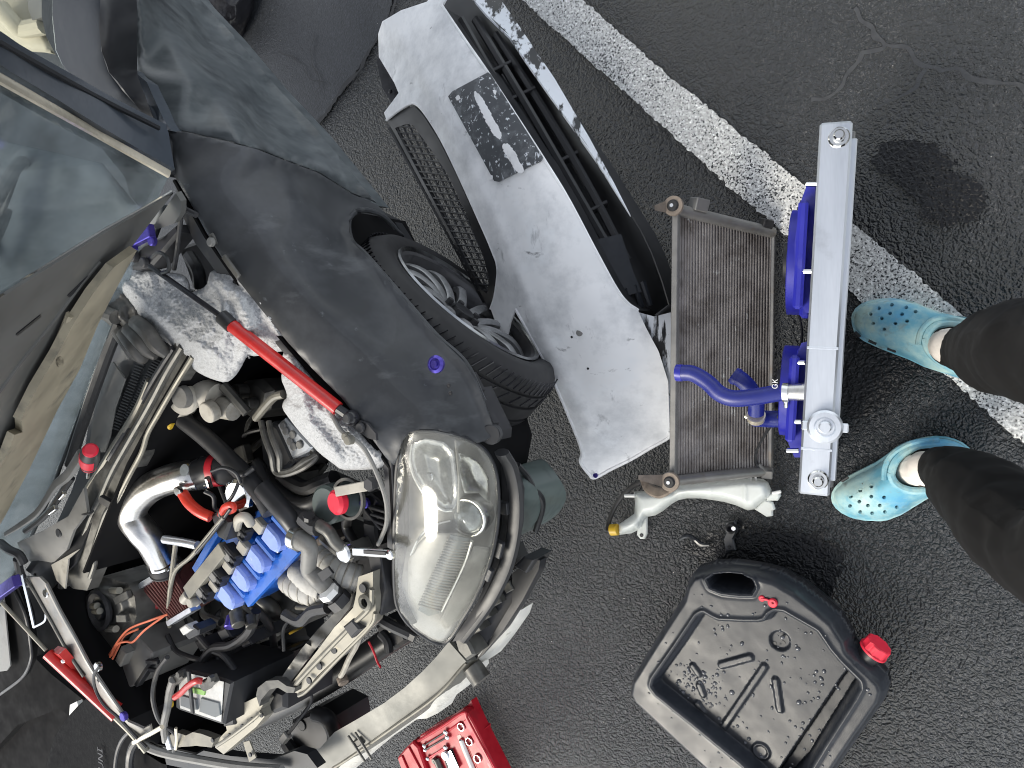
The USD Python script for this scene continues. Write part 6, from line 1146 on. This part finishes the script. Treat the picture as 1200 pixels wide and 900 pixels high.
# ================================================================ THINGS LYING IN THE BAY
def cloth(name, outl, ctrl, label, amp, folds, seed, group=None):
    pg = Polygon(outl); z = zfun(ctrl)
    def f(p):
        d = shapely.distance(shapely.points(p), pg.exterior); e = np.clip(d/7., 0, 1)
        h = -.022*(1-np.sqrt(np.clip(1-(1-e)**2, 0, 1)))
        for l, a, w in folds: h = h + (.8 if a > 0 else .3)*a*np.exp(-(shapely.distance(shapely.points(p), LineString(l))/w)**2)
        h = h + amp*(meshkit.fbm(np.c_[p/22, np.zeros(len(p))], 3, seed)-.5) + .0038*(meshkit.noise(np.c_[p/2.4, np.zeros(len(p))], seed+5)-.5) + .0026*(meshkit.noise(np.c_[p/1.3, np.ones(len(p))], seed+6)-.5)
        return h
    return solo(name, sheet(ch(outl, 1), ctrl, .006, 1.5, bump=f), MT['towel'], label, 'towel', group, smooth=True)
cloth('towel', [(140, 298), (133, 308), (131, 320), (133, 336), (140, 346), (150, 355), (162, 375), (175, 388), (187, 397), (198, 405), (207, 412), (216, 421), (225, 432), (238, 440), (250, 445), (265, 449), (275, 442), (282, 432), (290, 416), (300, 418), (318, 414), (335, 411), (337, 395), (330, 378), (318, 362), (308, 350), (300, 340), (288, 330), (277, 322), (262, 315), (247, 317), (244, 326), (242, 335), (229, 342), (223, 341), (222, 330), (216, 322), (207, 320), (190, 318), (175, 316), (160, 317), (150, 312), (148, 302)],
    [(140, 298, .93), (133, 330, .92), (187, 397, .90), (225, 432, .89), (265, 449, .87), (290, 416, .88), (335, 411, .86), (300, 340, .90), (262, 315, .91), (229, 342, .90), (190, 318, .92), (200, 360, .93), (260, 370, .925), (240, 410, .92), (300, 385, .905), (170, 350, .935)], 'pale grey towel crumpled under the red strut beside the scuttle', .016,
    [([(145, 335), (175, 362), (215, 395), (255, 420)], .014, 7), ([(185, 330), (190, 355), (215, 368), (240, 352)], -.022, 7), ([(250, 330), (275, 345), (290, 375), (285, 410)], .016, 8), ([(240, 345), (255, 360), (258, 385), (240, 405)], -.018, 5), ([(262, 330), (262, 400)], .010, 6), ([(275, 322), (305, 352), (325, 390)], .012, 5)], 3)
cloth('towel', [(330, 414), (340, 410), (352, 420), (362, 436), (380, 458), (398, 476), (412, 490), (422, 502), (432, 514), (446, 526), (452, 536), (454, 544), (447, 548), (440, 550), (420, 551), (400, 551), (390, 543), (375, 532), (362, 518), (350, 505), (340, 492), (330, 478), (332, 470), (337, 465), (334, 455), (329, 444), (332, 430)],
    [(330, 414, .87), (352, 420, .86), (412, 490, .83), (454, 544, .79), (400, 551, .80), (350, 505, .83), (330, 478, .84), (332, 440, .86), (370, 480, .855), (410, 525, .83), (350, 450, .865)], 'small pale grey cloth draped under the strut end beside the headlight', .014,
    [([(345, 425), (352, 460), (365, 495), (395, 530)], .014, 6), ([(360, 450), (375, 470), (385, 500)], -.014, 5), ([(375, 480), (405, 505), (440, 535)], .012, 6), ([(350, 480), (372, 512), (398, 540)], .012, 5)], 12)
gz = [(110, 357, .935), (125, 337, .94), (150, 350, .93), (160, 372, .925), (197, 417, .90), (172, 422, .90), (145, 395, .92), (140, 370, .945)]
glv = thing('glove', 'crumpled dark work glove lying beside the towel on the scuttle', 'glove', P(150, 380, .9))
part(glv, 'palm', sheet([(108, 358), (114, 346), (124, 337), (134, 340), (148, 348), (156, 360), (164, 374), (172, 388), (160, 398), (148, 398), (136, 388), (120, 374)], gz, .012, 3, bump=lambda p: .02*(meshkit.fbm(np.c_[p/10, np.zeros(len(p))], 3, 2)-.5)), MT['glove'], True)
for l in ([(160, 378, .93), (172, 388, .935), (184, 405, .925), (196, 416, .91)], [(152, 386, .93), (164, 398, .935), (174, 410, .92), (184, 418, .91)], [(146, 390, .93), (156, 404, .93), (166, 418, .915), (172, 422, .905)], [(140, 388, .93), (150, 402, .925), (158, 414, .91), (163, 420, .905)]):
    part(glv, 'finger', tube(l, [.018, .018, .017, .011], 10), MT['glove'])
part(glv, 'thumb', tube([(112, 358, .94), (122, 366, .95), (136, 372, .95)], [.012, .017, .016], 10), MT['glove'])
sd = thing('screwdriver', 'red and black handled screwdriver standing in the scuttle', 'screwdriver', P(106, 545, .85))
sdir = unit(P(108, 508, 1.02)-P(104, 548, .94)); s0 = P(104, 548, .94)
part(sd, 'handle', rev(s0, sdir, [(0, 0), (.014, 0), (.016, .01), (.014, .022), (.019, .035), (.021, .07), (.020, .10), (.016, .112), (0, .113)], 18), MT['dark'])
part(sd, 'grip', cat([rev(s0+sdir*.03, sdir, [(.0195, 0), (.0217, .02), (.0217, .05), (.019, .052)], 18, .6, 3.4), rev(s0+sdir*.112, sdir, [(.016, -.003), (.0165, .004), (.012, .008), (0, .008)], 18), rev(s0+sdir*.002, sdir, [(.0145, 0), (.0165, .006), (.0145, .012)], 18)]), MT['redcap'])
part(sd, 'shaft', sweep(np.array([s0-sdir*.07, s0+sdir*.004]), .004, 10), MT['chrome'])
rt = thing('ratchet', 'small steel ratchet spanner resting on the bay edge beside the headlight', 'ratchet', P(435, 648, .70))
part(rt, 'handle', cat([pbar((414, 646, .775), (460, 649, .765), .016, .010), can(P(460, 649, .76), CZ, .010, .012)]), MT['chrome'])
part(rt, 'grip_inlay', pbar((426, 646.5, .782), (452, 648.5, .776), .008, .003), MT['dark'])
part(rt, 'head', can(P(409, 646, .765), CZ, .020, .02, .004), MT['chrome'])

# ================================================================ RED TOOL CASE
tc = thing('tool_case', 'open red plastic socket set case standing under the bumper beam', 'tool case', P(530, 880, 0))
TZ = .07
part(tc, 'tray', block([(489, 872), (492, 862), (500, 858), (543, 833), (548, 836), (555, 848), (590, 918), (560, 940), (520, 945), (498, 905)], TZ, .01, .004), MT['redplastic'])
part(tc, 'tray_rim', cat([tube([(489, 869, TZ), (520, 850, TZ+.004), (543, 835, TZ+.004), (548, 843, TZ), (570, 884, TZ), (592, 926, TZ)], .005, 8), tube([(496, 873, TZ), (524, 857, TZ), (540, 846, TZ)], .004, 8)]), MT['redplastic'])
part(tc, 'lid_edge', sheet([(545, 832), (552, 821), (555, 828), (566, 852), (569, 853), (568, 860), (592, 905), (600, 925), (590, 925), (556, 850)], .035, .03, 5), MT['redplastic'])
part(tc, 'lid_edge', sheet([(490, 870), (494, 860), (506, 852), (525, 842), (543, 830), (547, 833), (520, 850), (500, 862)], .05, .04, 5), MT['redplastic'])
part(tc, 'side_bin', block([(465, 889), (474, 878), (483, 869), (490, 876), (500, 905), (486, 925), (474, 915)], .085, .02, .005), MT['redplastic'])
for (a, b) in (((470, 886), (484, 918)), ((478, 876), (494, 906))): part(tc, 'bin_rib', pbar((*a, .088), (*b, .088), .012, .006), MT['redplastic'])
for (a, b) in (((546, 843), (592, 925)),): part(tc, 'tray_bevel', pbar((*a, TZ-.002), (*b, TZ-.002), .02, .01), MT['redcap'])
for u, v in ((544, 849), (553.5, 866), (563, 886)):
    k = thing('socket', {544: 'chrome socket nearest the corner of the red case', 553.5: 'middle chrome socket of the row in the red case', 563: 'chrome socket nearest the picture edge in the red case'}[u], 'socket', P(u, v, TZ-.01), 'sockets in the red case')
    part(k, 'socket_wall', rev(P(u, v, TZ-.012), CZ, [(.0095, 0), (.014, 0), (.014, .018), (.0125, .0195), (.0105, .0195), (.0095, .017), (.0085, .0)], 24), MT['chrome']); part(k, 'socket_bore', can(P(u, v, TZ-.005), CZ, .0095, .006), MT['dark'])
for i, ((a, b), (c, d), lb) in enumerate((((497, 874), (522, 858), 'thin chrome spanner at the top of the red case'), ((498, 879), (524, 864), 'second thin chrome spanner in the red case'), ((501, 889), (522, 876), 'third thin chrome spanner in the red case'))):
    k = thing('spanner', lb, 'spanner', P((a+c)/2, (b+d)/2, TZ), 'thin spanners in the red case')
    part(k, 'shank', pbar((a, b, TZ+.006), (c, d, TZ+.006), .005, .004), MT['redcap' if i > 1 else 'dark'])
    part(k, 'head', ell(P(c, d, TZ+.008), (.009, .008, .005), 2), MT['chrome']); part(k, 'head', ell(P(a, b, TZ+.008), (.008, .007, .005), 2), MT['chrome'])
k = thing('extension_bar', 'long bright chrome extension bar in the red case', 'extension bar', P(550, 885, TZ))
part(k, 'bar', tube([(540.5, 868, TZ+.004), (560, 915, TZ+.004)], .0075, 14, k=3), MT['white']); part(k, 'tip', ell(P(540.5, 868, TZ+.004), (.0075,)*3, 2), MT['chrome'])
part(tc, 'bar_slot', block([(535, 862), (539, 860.5), (547, 872), (568, 920), (560, 924), (543, 884)], TZ+.001, TZ-.01, .0005), MT['red'])
k = thing('ratchet', 'brushed steel ratchet head lying in the red case', 'ratchet', P(528, 890, TZ))
part(k, 'head', cat([hull(np.vstack([P(520, 884, TZ+z) for z in (0, .012)]+[P(528, 879, TZ+z) for z in (0, .012)]+[P(538, 900, TZ+z) for z in (0, .012)]+[P(528, 905, TZ+z) for z in (0, .012)])), can(P(524, 884, TZ+.004), CZ, .014, .014)]), MT['alu']); part(k, 'neck', tube([(532, 900, TZ+.006), (540, 918, TZ+.006)], .008, 10), MT['chrome'])
part(tc, 'tool_recess', block([(518, 882), (530, 877), (544, 915), (530, 922)], TZ+.0012, TZ-.01, .0005), MT['dark'])
k = thing('bit_socket', 'dull steel bit socket beside the ratchet head in the red case', 'socket', P(513, 893, TZ)); part(k, 'body', cat([tube([(511, 890, TZ+.006), (518, 905, TZ+.006)], .011, 12, k=3), can(P(511, 890, TZ), CZ, .009, .014)]), MT['grime'])
